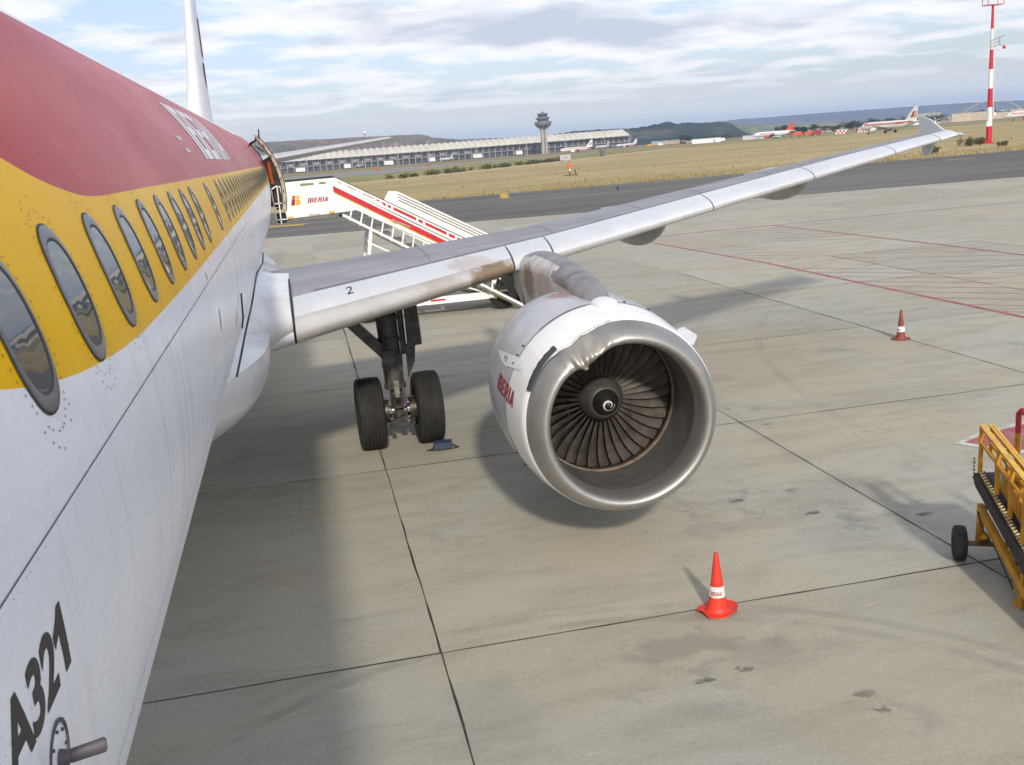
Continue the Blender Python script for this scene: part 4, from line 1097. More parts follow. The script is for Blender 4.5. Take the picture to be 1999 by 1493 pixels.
# undercarriage
bm = B()
bar(bm, (4.50, YA+.05, 2.62), (4.12, YA+.05, .55), .09, .09); bar(bm, (4.50, YB-.1, 2.62), (4.12, YB-.1, .55), .09, .09); bar(bm, (4.38, YA+.05, 2.3), (5.6, YA+.05, 1.62), .045)
bar(bm, (4.42, YA+.05, 2.32), (4.42, YB-.1, 2.32), .07)
obj('support_leg', bm, M_stw, st)
bm = B()
for y_ in (YA+.25, YB+.05):
    bar(bm, (3.9, y_, .46), (7.85, y_, .46), .10, .20)
box(bm, (7.75, (YA+YB)/2+.1, .50), (.12, 1.5, .2)); box(bm, (4.0, (YA+YB)/2+.1, .46), (.12, 1.5, .2)); box(bm, (5.8, (YA+YB)/2+.1, .46), (.12, 1.5, .16))
bar(bm, (6.55, YA+.24, .95), (7.5, YA+.24, .58), .045); bar(bm, (7.72, YA+.24, .5), (7.98, YA+.24, 1.05), .12, .08); bar(bm, (7.8, YA+.24, 1.05), (9.2, YA+.24, 1.0), .35, .08)
ch = obj('chassis', bm, M_stw, st)
bm = B(); box(bm, (6.2, YA+.195, .47), (.42, .01, .05)); obj('red_reflector', bm, M_str, ch)
bm = B(); box(bm, (7.88, YA+.19, .48), (.07, .02, .27)); box(bm, (3.66, YA-.012, 3.20), (.001, .001, .001)); obj('amber_marker', bm, M_amb, ch)
for x_, z_ in ((2.38, 3.15), (3.50, 3.20)):
    bm = B(); box(bm, (x_, YA-.01, z_), (.15, .02, .055)); obj('amber_reflector', bm, M_amb, st)
bm = B(); bar(bm, (5.08, YA-.01, 2.82), (5.22, YA-.01, 2.74), .02, .035); obj('amber_reflector', bm, M_amb, st)
bm = B(); box(bm, (7.1, 26.7, .75), (1.2, .8, .5)); box(bm, (6.0, 26.8, .62), (.8, .6, .22)); obj('drive_unit', bm, M_stg, ch)
for x_, y_ in ((8.12, YA+.42), (4.2, YA+.5), (8.2, YB+.1), (4.2, YB+.1)):
    bm = B(); lathe(bm, [(-.12, .12), (-.13, .30), (-.09, .37), (.09, .37), (.13, .30), (.12, .12)], (x_, y_, .37), (0, 1, 0), 28)
    wh = obj('wheel', bm, M_tyre, st, smooth=35)
    bm = B(); lathe(bm, [(-.115, 0), (-.11, .12), (-.08, .2), (.1, .2), (.12, .1), (.12, 0)], (x_, y_, .37), (0, 1, 0), 20); obj('rim', bm, MATS['rim_paint'], wh, smooth=35)
# front gate between platform and fuselage
bm = B()
for x0, x1, z0, z1 in ((1.97, 2.02, 3.9, 3.1), (2.13, 2.13, 4.02, 3.0), (2.13, 2.32, 3.99, 3.99), (1.97, 2.13, 3.93, 4.02), (2.21, 2.31, 3.98, 3.12), (2.04, 2.3, 3.12, 3.12), (1.98, 2.3, 3.55, 3.55)):
    bar(bm, (x0, YA-.02, z0), (x1, YA-.02, z1), .028)
obj('gate_frame', bm, M_stw, st)
bm = B(); box(bm, (2.15, YA+.2, 3.62), (.20, .02, .08)); box(bm, (2.15, YA+.2, 3.40), (.22, .02, .05)); box(bm, (2.14, YA+.25, 3.16), (.24, .1, .22)); obj('gate_panel', bm, M_black, st)
# markings
onp = lambda x0, x1, z0, z1: (lambda u, w: Vector((x0+(x1-x0)*u, YA-.005, z0+(z1-z0)*w)))
bm = block_bm('IBERIA', onp(2.88, 3.46, 3.50, 3.625), shear=.35); obj('stairs_title', bm, M_redt, st)
bm = block_bm('IBERIA', onp(2.88, 3.18, 3.155, 3.20), shear=.2); bm.transform(Matrix.Translation((0, -.0, 0))); obj('small_stairs_title', bm, pm('faded_red', (.45, .25, .27), .6), st)
def flat(pl_, mat, name, par, dy=0.0):
    bm = B(); poly(bm, [(x, YA-.006-dy, z) for x, z in pl_]); bmesh.ops.recalc_face_normals(bm, faces=bm.faces)
    return obj(name, bm, mat, par)
lx, lz = 2.44, 3.46
flat([(lx, lz), (lx+.095, lz), (lx+.13, lz+.17), (lx+.035, lz+.17)], M_redt, 'emblem_stroke', st)
flat([(lx+.04, lz+.18), (lx+.13, lz+.18), (lx+.145, lz+.26), (lx+.055, lz+.26)], pm('emblem_red_orange', (.55, .09, .02), .5), 'emblem_stroke', st)
pts = [(lx+.11, lz)]+[(lx+.19+.075*math.cos(a), lz+.075+.075*math.sin(a)) for a in [-math.pi/2+math.pi*k/10 for k in range(11)]]+[(lx+.145, lz+.15)]
flat(pts, pm('emblem_yellow', (.80, .42, .02), .5), 'emblem_stroke', st)
pts = [(lx+.15, lz+.16)]+[(lx+.20+.05*math.cos(a), lz+.21+.05*math.sin(a)) for a in [-math.pi/2+math.pi*k/10 for k in range(11)]]+[(lx+.17, lz+.26)]
flat(pts, MATS['emblem_yellow'], 'emblem_stroke', st)

# ------------------------------------------------------------ cones and chock
def cone_text(base, rb, rt, h, z0, z1, a0, a1):
    def f(u, w):
        z = z0+(z1-z0)*w; r = rb+(rt-rb)*z/h+.005; a = R(a0+(a1-a0)*u); return Vector((base[0]+r*math.cos(a), base[1]+r*math.sin(a), z))
    return f
def cone(loc, label, mc, mband, mtxt, crumple, H=.60, rb=.098, rt=.022, lift=0.0, tilt=0):
    c = thing('traffic_cone', loc, label, 'traffic cone', 'cones standing on the apron')
    x, y, _ = loc; bm = B()
    lathe(bm, [(.012, rb+.03), (.03, rb+.004), (.05, rb)]+[(H*k/12, rb+(rt-rb)*k/12) for k in range(2, 13)]+[(H+.008, rt*.8), (H+.010, rt*.3)], (x, y, 0), (0, 0, 1), 40)
    obj('cone_body', bm, mc, c, smooth=50)
    bm = B(); za, zb = H*.27, H*.45
    lathe(bm, [(za, rb+(rt-rb)*za/H+.001), (za+.002, rb+(rt-rb)*za/H+.0035), (zb-.002, rb+(rt-rb)*zb/H+.0035), (zb, rb+(rt-rb)*zb/H+.001)], (x, y, 0), (0, 0, 1), 40)
    obj('reflective_band', bm, mband, c, smooth=50)
    bm = block_bm('IBERIA', cone_text((x, y), rb, rt, H, H*.31, H*.375, mtxt[0], mtxt[1]), shear=.35, cuts=6)
    obj('cone_lettering', bm, M_redt, c)
    bm = B(); N = 48; rings = []
    for j in range(9):
        f_ = j/8; ring = []
        for i in range(N):
            a = 2*math.pi*i/N; oc = math.cos(math.pi/8)/math.cos((a % (math.pi/4))-math.pi/8)
            ro = .205*oc*(1+.07*math.sin(2*a+1)*crumple+.05*math.sin(5*a)*crumple)
            r = rb+.012+(ro-rb-.012)*f_; z = .014+crumple*f_*f_*(.020*max(0, math.sin(a*2+.6))+.028*max(0, math.sin(3*a-2.0))) + (1-crumple)*.012*f_*max(0, math.cos(4*a))
            ring.append(bm.verts.new((x+r*math.cos(a), y+r*math.sin(a), z)))
        rings.append(ring)
    ring = [bm.verts.new((v.co.x, v.co.y, max(0, v.co.z-.014))) for v in rings[-1]]; rings.append(ring)
    for A, C_ in zip(rings, rings[1:]):
        for i in range(N): j = (i+1) % N; bm.faces.new((A[i], C_[i], C_[j], A[j]))
    bmesh.ops.recalc_face_normals(bm, faces=bm.faces)
    for f in bm.faces:
        if f.normal.z < -.2: pass
    obj('cone_base', bm, mc, c, smooth=30); return c
M_cone = pm('cone_orange_red', (.72, .045, .022), .5, var=.1, scale=8); M_band = pm('band_white', (.72, .72, .70), .5, col2=(.50, .48, .46), scale=30)
M_cone2 = pm('cone_dark_red', (.27, .065, .035), .6, col2=(.15, .045, .03), scale=14)
cone((6.07, 6.12, 0), 'bright orange-red cone with crumpled base on the slab joint in front of the engine', M_cone, M_band, (-165, -75), 1.0)
cone((14.69, 16.42, 0), 'dark brownish-red cone with clean white band, out beyond the engine near the red lines', M_cone2, pm('band_clean', (.78, .79, .80), .4), (-190, -120), 0.0, H=.62)
ck = thing('wheel_chock', (4.34, 13.0, 0), 'dark blue chock with rope lying against the outer main tyre', 'chock')
bm = B(); c0 = Vector((4.345, 12.95, 0)); dx = Vector((1, -.06, 0)).normalized(); dy_ = Vector((.06, 1, 0)).normalized()
def cp_(u, v, w): return c0+dx*w+dy_*u+Vector((0, 0, v))
prism(bm, [(-.085, 0), (.085, 0), (.07, .09), (.03, .125), (-.03, .125), (-.07, .09)], .29, lambda u, v, w: cp_(u, v, w-.145)); bmesh.ops.recalc_face_normals(bm, faces=bm.faces)
obj('chock_body', bm, pm('chock_blue', (.014, .02, .065), .5, var=.2, scale=10), ck)
bm = B(); pts = [cp_(-.02, .05, .145), cp_(-.05, .02, .20), cp_(-.10, .012, .24), cp_(-.15, .012, .10), cp_(-.16, .012, -.08), cp_(-.12, .012, -.22), cp_(-.10, .012, -.26)]
pipe(bm, pts, .011, 6); pipe(bm, [cp_(-.05, .04, -.145), cp_(-.11, .012, -.21), cp_(-.09, .012, -.27)], .011, 6); obj('rope', bm, M_black, ck)

# ------------------------------------------------------------ yellow belt loader at the right edge
M_yel = pm('loader_yellow', (.60, .30, .012), .5, var=.10, scale=5, col2=(.42, .19, .015), fine=.1)
M_yel2 = pm('loader_yellow_pale', (.66, .42, .09), .55, var=.15, scale=9, col2=(.50, .30, .05))
bl = thing('belt_loader', (9.2, 6.2, 0), 'yellow belt loader with black belt and guard rails cut off by the right edge', 'belt loader')
LD = Vector((-.30, -.954, 0)); LN = Vector((.954, -.30, 0)); LO = Vector((9.08, 6.3, 0)); AXD = Vector((.86, -.51, 0))
def lp(s, w, z): return LO+LD*s+LN*w+Vector((0, 0, z))
bm = B()
for w in (0.0, .95):
    bar(bm, lp(.08, w, .60), lp(3.2, w, -.60+.05*0+.12), .06, .10) if False else bar(bm, lp(.06, w, .585), lp(1.75, w, .06), .055, .10)
    bar(bm, lp(.10, w, .62), lp(.08, w, .22), .06, .06); bar(bm, lp(.12, w, .26), lp(.48, w, .46), .05, .05)
bar(bm, lp(.10, -.02, .60), lp(.10, .97, .60), .05); bar(bm, lp(1.5, -.02, .14), lp(1.5, .97, .14), .05)
obj('main_frame', bm, M_yel, bl)
bm = B(); tube(bm, lp(.08, 0, .185)-AXD*.16, lp(.08, 0, .185)+AXD*1.1, .028, seg=10); box(bm, lp(.09, .03, .24), (.10, .10, .09)); obj('axle', bm, pm('rusty_axle', (.22, .12, .05), .7, var=.3, scale=12), bl)
for w in (-.19, 1.15):
    bm = B(); o_ = lp(.08, 0, .185)+AXD*w; lathe(bm, [(-.062, .07), (-.07, .14), (-.055, .18), (-.03, .185), (.03, .185), (.055, .18), (.07, .14), (.062, .07)], o_, AXD, 32, xref=(0, 0, 1)); wh = obj('wheel', bm, M_tyre, bl, smooth=35)
    bm = B(); lathe(bm, [(-.045, 0), (-.04, .07), (.04, .07), (.045, 0)], o_, AXD, 16, xref=(0, 0, 1)); obj('hub', bm, M_dark, wh, smooth=30)
BZ = lambda s: .90-.305*s
bm = B(); prism(bm, [(-.06, -.03), (-.05, .03), (0, .05), (2.6, .05), (2.66, .0), (2.6, -.10), (0, -.09), (-.04, -.07)], .72, lambda u, v, w: lp(u, .0+w-.03, BZ(u)+v-.02)); bmesh.ops.recalc_face_normals(bm, faces=bm.faces)
obj('conveyor_belt', bm, pm('belt_rubber', (.028, .022, .020), .65, var=.3, scale=12), bl, smooth=30)
bm = B()
for k in range(48):      # short rollers along the belt edge
    s = .02+k*.046; tube(bm, lp(s, .0, BZ(s)+.050), lp(s, .045, BZ(s)+.055), .0145, seg=8)
obj('edge_rollers', bm, pm('roller_cream', (.55, .45, .24), .5), bl, smooth=30)
bm = B(); bar(bm, lp(.0, .045, BZ(0)+.045), lp(2.2, .045, BZ(2.2)+.045), .03, .03); obj('roller_rail', bm, M_black, bl)
bm = B(); prism(bm, [(.16, .08), (.16, .26), (.24, .30), (2.3, .24), (2.3, .06)], .03, lambda u, v, w: lp(u, .10+w, BZ(u)+v)); bmesh.ops.recalc_face_normals(bm, faces=bm.faces)
sg = obj('side_guard', bm, M_yel, bl)
bm = B(); prism(bm, [(.75, .12), (.75, .22), (1.35, .21), (1.35, .11)], .003, lambda u, v, w: lp(u, .096+w, BZ(u)+v)); obj('worn_decal', bm, pm('decal_red', (.30, .04, .02), .6, col2=(.50, .26, .05), scale=30), sg)
bm = B(); prism(bm, [(.28, .17), (.28, .25), (.40, .245), (.40, .165)], .003, lambda u, v, w: lp(u, .096+w, BZ(u)+v)); obj('pale_decal', bm, pm('decal_pale', (.45, .47, .48), .5), sg)
bm = B(); zr = lambda s: 1.44-.175*s
pipe(bm, [lp(-.02, .02, .93), lp(.0, .02, zr(0)), lp(1.16, .02, zr(1.16)), lp(1.12, .02, .62)], .024, 8)
pipe(bm, [lp(.02, .11, 1.12), lp(.04, .11, zr(0)), lp(1.6, .11, zr(1.6)), lp(1.55, .11, .8)], .024, 8)
for w in (.02, .11): bar(bm, lp(0, w, zr(0)+.02), lp(1.5, w, zr(1.5)+.02), .055, .012, mi=1)
for w in (.02, .11):
    bar(bm, lp(.02, w, zr(0)-.18), lp(1.6, w, zr(1.6)-.18), .03)
    for s in (.45, .8, 1.16): bar(bm, lp(s, w, BZ(s)+.1), lp(s+.03, w, zr(s)), .035)
obj('guard_rail', bm, [M_yel, M_yel2], bl)
bm = B(); prism(bm, [(.30, .06), (.34, .38), (2.2, .30), (2.2, .06)], .03, lambda u, v, w: lp(u, .30+w, BZ(u)+v)); prism(bm, [(.5, .0), (.5, .5), (.62, .5), (.62, 0)], .10, lambda u, v, w: lp(u, .45+w, BZ(u)+v)); bmesh.ops.recalc_face_normals(bm, faces=bm.faces); obj('inner_guard', bm, M_yel, bl)
bm = B(); pipe(bm, [lp(.12, -.04, .56), lp(.3, -.05, .44), lp(.7, -.05, .36), lp(1.1, -.04, .15)], .008, 5); pipe(bm, [lp(.22, .2, 1.0), lp(.3, .22, .8), lp(.5, .2, .72), lp(.9, .22, .62)], .010, 5); obj('hydraulic_hose', bm, M_black, bl)
bm = B(); pipe(bm, [lp(.20, .30, .55), lp(.20, .30, 1.42)], .028, 8); pipe(bm, [lp(.38, .33, .55), lp(.38, .33, 1.38)], .028, 8); bar(bm, lp(.18, .30, .9), lp(.42, .33, .9), .05); obj('handle_post', bm, M_yel, bl)
bm = B(); pipe(bm, [lp(.20, .30, 1.42), lp(.20, .30, 1.62), lp(.26, .31, 1.67), lp(.35, .32, 1.64), lp(.38, .33, 1.58), lp(.38, .33, 1.38)], .028, 10); obj('red_handle', bm, pm('handle_red', (.38, .02, .04), .4), bl, smooth=30)
bm = B(); pipe(bm, [lp(.70, .45, .9), lp(.66, .48, 1.42)], .012, 6); bmesh.ops.create_icosphere(bm, subdivisions=2, radius=.02, matrix=Matrix.Translation(lp(.66, .48, 1.43))); obj('control_lever', bm, M_dark, bl)
bm = B()
for k in range(13): bar(bm, lp(.35+k*.11, .40, BZ(.35+k*.11)+.05), lp(.35+k*.11, .95, BZ(.35+k*.11)+.05), .045, .012)
for k in range(6): bar(bm, lp(.35, .42+k*.1, BZ(.35)+.065), lp(1.75, .42+k*.1, BZ(1.75)+.065), .02, .012)
bar(bm, lp(.62, .38, .75), lp(.62, .38, 1.2), .04); bar(bm, lp(1.3, .4, .6), lp(.9, .5, 1.0), .02)
obj('deck_grating', bm, M_yel, bl)
bm = B(); bar(bm, lp(.3, .95, .5), lp(.3, .95, 1.35), .04); bar(bm, lp(.3, .95, 1.35), lp(1.8, .95, 1.05), .04); bar(bm, lp(1.7, .95, .3), lp(1.7, .95, 1.1), .04); obj('far_rail', bm, M_yel, bl)
bm = B(); bar(bm, lp(.80, .02, .40), lp(1.16, .02, .04), .035); bar(bm, lp(1.22, .02, .35), lp(1.20, .02, .0), .06); box(bm, lp(1.18, .02, .03), (.12, .12, .05)); obj('stand_foot', bm, M_yel, bl)
bm = B(); box(bm, lp(.45, .5, .38), (.4, .5, .25)); tube(bm, lp(.34, .3, .35), lp(.34, .3, .05), .03, seg=8); tube(bm, lp(.30, .2, .42), lp(.30, .7, .42), .06, seg=12); obj('drive_motor', bm, M_dark, bl)
bm = B()
for k in range(6):
    z = 1.08-k*.04; lathe(bm, [(-.004, .012), (0, .017), (.004, .012), (0, .008), (-.004, .012)], lp(-.05, -.03, z), LD if k % 2 else LN, 10)
obj('safety_chain', bm, M_dark, bl)
bm = B(); pipe(bm, [lp(.25, .38, 1.1), lp(.42, .40, 1.06), lp(.6, .42, 1.1)], .012, 6); pipe(bm, [lp(.42, .40, 1.25), lp(.44, .40, .75)], .014, 6); box(bm, lp(.44, .4, 1.06), (.05, .05, .04)); obj('crossed_lever', bm, M_dark, bl)

# ------------------------------------------------------------ floodlight mast
MX, MY = 113.9, 146.3; mz = gz(MY)
mast = thing('floodlight_mast', (MX, MY, mz), 'tall red and white banded floodlight mast beyond the wingtip', 'mast')
M_mr = pm('mast_red', (.50, .015, .03), .5, var=.08, scale=.5); M_mw = pm('mast_white', (.72, .72, .70), .5, var=.06, scale=.5)
zb = [mz, 1.75, 4.72, 7.62, 10.6, 13.6, 16.75, 20.2]
for k in range(7):
    r0 = .47-.022*(zb[k]-mz)/1.6; r1 = .47-.022*(zb[k+1]-mz)/1.6
    bm = B(); lathe(bm, [(zb[k]-mz, r0), (zb[k+1]-mz, r1)], (MX, MY, mz), (0, 0, 1), 16); obj('mast_band', bm, M_mr if k % 2 == 0 else M_mw, mast, smooth=1)
bm = B(); box(bm, (MX-1.0, MY, mz+.25), (2.2, 1.2, .5), rot=Matrix.Rotation(-.1, 3, 'Y')); lathe(bm, [(0, .9), (.12, .9), (.13, .4)], (MX, MY, mz), (0, 0, 1), 16); obj('mast_foot', bm, M_mr, mast)
bm = B(); tube(bm, (MX+.52, MY-.2, mz+4.4), (MX+.40, MY-.2, 19), .05, seg=6); box(bm, (MX+.62, MY-.3, mz+4.6), (.4, .3, .5)); box(bm, (MX-.55, MY-.2, mz+3.0), (.3, .3, .6)); obj('cable_riser', bm, M_mw, mast)
bm = B(); 
for dz in (0, .75, 1.5): bar(bm, (MX-.5, MY-.4, 14.0+dz*.6), (MX+1.3, MY-.5, 14.3+dz*.75), .09)
bar(bm, (MX+1.0, MY-.5, 14.2), (MX+1.0, MY-.5, 15.3), .08); bar(bm, (MX+.5, MY-.5, 15.2), (MX+1.9, MY-.5, 15.6), .14); bar(bm, (MX+1.0, MY-.5, 14.2), (MX+1.75, MY-.6, 14.1), .07); box(bm, (MX+1.8, MY-.6, 13.8), (.35, .3, .45), mi=1)
obj('camera_bracket', bm, [pm('galvanised', (.30, .31, .31), .5, .4), M_mr], mast)
bm = B(); zt = 20.3
for a in (-1.4, 1.4):
    for b in (-.7, .7): bar(bm, (MX+a, MY+b, zt), (MX+a, MY+b, zt+2.2), .07)
for z in (zt, zt+1.0, zt+2.2):
    for b in (-.7, .7): bar(bm, (MX-1.4, MY+b, z), (MX+1.4, MY+b, z), .10)
    for a in (-1.4, 0, 1.4): bar(bm, (MX+a, MY-.7, z), (MX+a, MY+.7, z), .07)
hd = obj('lamp_cage', bm, M_mr, mast)
for k in range(4):
    bm = B(); box(bm, (MX-1.0+k*.67, MY-.75, zt+1.1), (.5, .25, .6)); obj('floodlight', bm, M_mw, hd)

# ------------------------------------------------------------ small objects on the grass
def sign_(loc, label, w, h, z0, mface, dark=False):
    s_ = thing('taxiway_sign', (loc[0], loc[1], gz(loc[1])), label, 'sign'); g = gz(loc[1]); rz = math.atan2(loc[0]-CX, loc[1]-CY)
    rx = Vector((math.cos(rz), -math.sin(rz), 0)); fy = Vector((math.sin(rz), math.cos(rz), 0)); c = Vector((loc[0], loc[1], g))
    bm = B(); rot = Matrix((rx, fy, Vector((0, 0, 1)))).transposed(); box(bm, c+Vector((0, 0, z0+h/2)), (w, .35, h), rot); obj('sign_board', bm, mface, s_)
    bm = B()
    for a in (-.35, .35): bar(bm, c+rx*w*a, c+rx*w*a+Vector((0, 0, z0+.05)), .14)
    obj('sign_leg', bm, M_dark, s_)
    return s_, c, rx, fy
s_, c, rx, fy = sign_((90.6, 322.1), 'pale grey sign board with a dark mark standing in the verge below the small airliner', 3.4, 1.7, .9, pm('sign_grey', (.42, .44, .46), .5))
bm = B(); b0 = c-fy*.19; poly(bm, [b0+rx*x+Vector((0, 0, z)) for x, z in ((-.7, 1.9), (.3, 1.5), (.9, 1.9), (.35, 1.75))]); obj('sign_mark', bm, M_blk, s_)
s2 = thing('equipment_box', (140, 441, gz(441)), 'dark grey box on short legs right of the grey sign board', 'equipment box')
bm = B(); box(bm, (140, 441, gz(441)+1.5), (2.0, 1.2, 2.3)); obj('box_body', bm, pm('box_grey', (.10, .11, .12), .6), s2); bm = B(); box(bm, (140, 441, gz(441)+.25), (1.4, .9, .5)); obj('box_plinth', bm, M_dark, s2)
mk = thing('marker_light', (48, 163.2, gz(163.2)), 'orange warning light unit on dark posts standing in the dry grass', 'warning light')
g = gz(163.2); bm = B(); box(bm, (48, 163.2, g+1.55), (.62, .35, .6)); box(bm, (47.95, 163.2, g+1.98), (.30, .3, .3)); obj('light_head', bm, pm('marker_orange', (.60, .14, .04), .5), mk)
bm = B(); bar(bm, (48.05, 163.2, g), (48.05, 163.2, g+1.3), .22); bar(bm, (49.1, 163.2, g), (48.95, 163.2, g+.95), .20); bar(bm, (47.0, 163.1, g+.12), (49.4, 163.1, g+.12), .18); box(bm, (48.05, 163.15, g+.95), (.2, .25, .4), mi=1); obj('light_post', bm, [pm('marker_brown', (.16, .07, .04), .7), M_mw], mk)
bp = thing('edge_light', (33.6, 93.5, gz(93.5)), 'tiny blue edge light beside the asphalt taxiway', 'edge light'); g = gz(93.5)
bm = B(); tube(bm, (33.6, 93.5, g), (33.6, 93.5, g+.25), .06, seg=8); obj('light_stem', bm, M_dark, bp); bm = B(); lathe(bm, [(0, .12), (.15, .12), (.22, .05)], (33.6, 93.5, g+.25), (0, 0, 1), 10); obj('light_lens', bm, pm('lens_blue', (.03, .05, .3), .2), bp)

def leafball(bm, c, rad, n, size, flat=1.0):
    c = Vector(c)
    for _ in range(n):
        u = Vector((random.gauss(0, 1), random.gauss(0, 1), random.gauss(0, 1))); u.normalize(); rr = random.random()**.4
        p = c+Vector((u.x*rad[0], u.y*rad[1], u.z*rad[2]))*rr*(1+.25*noise.noise(u*2.3+c*.37))
        a = Vector((random.gauss(0, 1), random.gauss(0, 1), random.gauss(0, .8))).normalized()*size*random.uniform(.5, 1.3); b = a.cross(u).normalized()*size*random.uniform(.4, 1)
        f = bm.faces.new([bm.verts.new(p-a*.5-b*.3), bm.verts.new(p+a*.5-b*.4), bm.verts.new(p+a*.3+b*.6), bm.verts.new(p-a*.4+b*.4)]); f.material_index = random.choice((0, 0, 1))
M_lf = pm('leaf_green', (.075, .085, .032), .8, var=.25, scale=.6); M_lf2 = pm('leaf_green_dull', (.12, .115, .05), .8, var=.2, scale=.6)
M_dlf = pm('tree_leaf_dark', (.028, .042, .022), .8, var=.25, scale=.3); M_dlf2 = pm('tree_leaf_mid', (.045, .062, .03), .8, var=.25, scale=.3); M_bark = pm('bark', (.09, .07, .05), .9)
def bush(loc, r, h, label, n=260):
    g = gz(loc[1]); b_ = thing('bush', (loc[0], loc[1], g), label, 'bush', 'bushes in the dry grass by the taxiway')
    bm = B()
    for k in range(5): leafball(bm, (loc[0]+random.uniform(-.6, .6)*r, loc[1]+random.uniform(-.5, .5)*r, g+h*random.uniform(.3, .6)), (r*.5, r*.5, h*.45), n//5, .22)
    obj('foliage', bm, [M_lf, M_lf2], b_)
    bm = B()
    for k in range(4): tube(bm, (loc[0], loc[1], g), (loc[0]+random.uniform(-.5, .5)*r, loc[1]+random.uniform(-.3, .3), g+h*.6), .04, .02, seg=5)
    obj('stem', bm, M_bark, b_)
bush((106, 141), 1.3, 1.6, 'leafy green bush left of the mast foot, taller one', 420)
bush((108.8, 141.5), 1.5, 1.3, 'broad green bush just left of the red mast foot', 420)
bush((87.6, 122.5), 1.0, 1.1, 'small dark bush below the wingtip at the taxiway edge')
bush((103.5, 129.5), .9, .8, 'low bush between mast foot and asphalt')
bush((121, 136), 1.3, .9, 'low straggly bush right of the mast')
bush((127, 141), 1.4, .9, 'low bush at the far right edge of the grass')
# rough grass along the taxiway edge and scattered over the field
bm = B()
def tuft(x, y, s):
    g = gz(y)
    for k in range(random.randint(4, 8)):
        a = random.uniform(0, 6.28); dx_, dy2 = math.cos(a)*s*.3, math.sin(a)*s*.3; h = s*random.uniform(.5, 1.2)
        f = bm.faces.new([bm.verts.new((x-dy2*.4, y+dx_*.4, g)), bm.verts.new((x+dy2*.4, y-dx_*.4, g)), bm.verts.new((x+dx_*random.uniform(.3, 1.6), y+dy2*random.uniform(.3, 1.6), g+h))]); f.material_index = random.choice((0, 1, 1, 2))
for k in range(5200):
    x = random.uniform(5, 190); y = 112.4-.042*x+random.expovariate(1/4.5)+random.uniform(-.6, .4)
    if x > 68: y += 0 if random.random() < .5 else random.uniform(0, 14)
    tuft(x, y, random.uniform(.12, .38))
for k in range(300):
    y = random.uniform(125, 320); x = random.uniform(.05, .9)*y; tuft(x, y, random.uniform(.25, .6))
o = obj('grass_tufts', bm, [pm('tuft_green', (.17, .19, .06), 1), pm('tuft_straw', (.50, .38, .18), 1), pm('tuft_olive', (.32, .28, .11), 1)]); tag(o, 'rough grass and weeds along the taxiway edge', 'grass', kind='stuff')
bm = B()
for k in range(60):
    f_ = random.random(); x = 30+f_*80; y = 275+f_*120+random.uniform(-3, 12); g = gz(y); leafball(bm, (x, y, g+.5), (random.uniform(.8, 2.6), 1.2, random.uniform(.5, 1.3)), 60, .5)
o = obj('scrub', bm, [M_lf, M_lf2]); tag(o, 'low dark scrub along the sandy track', 'scrub', kind='stuff')

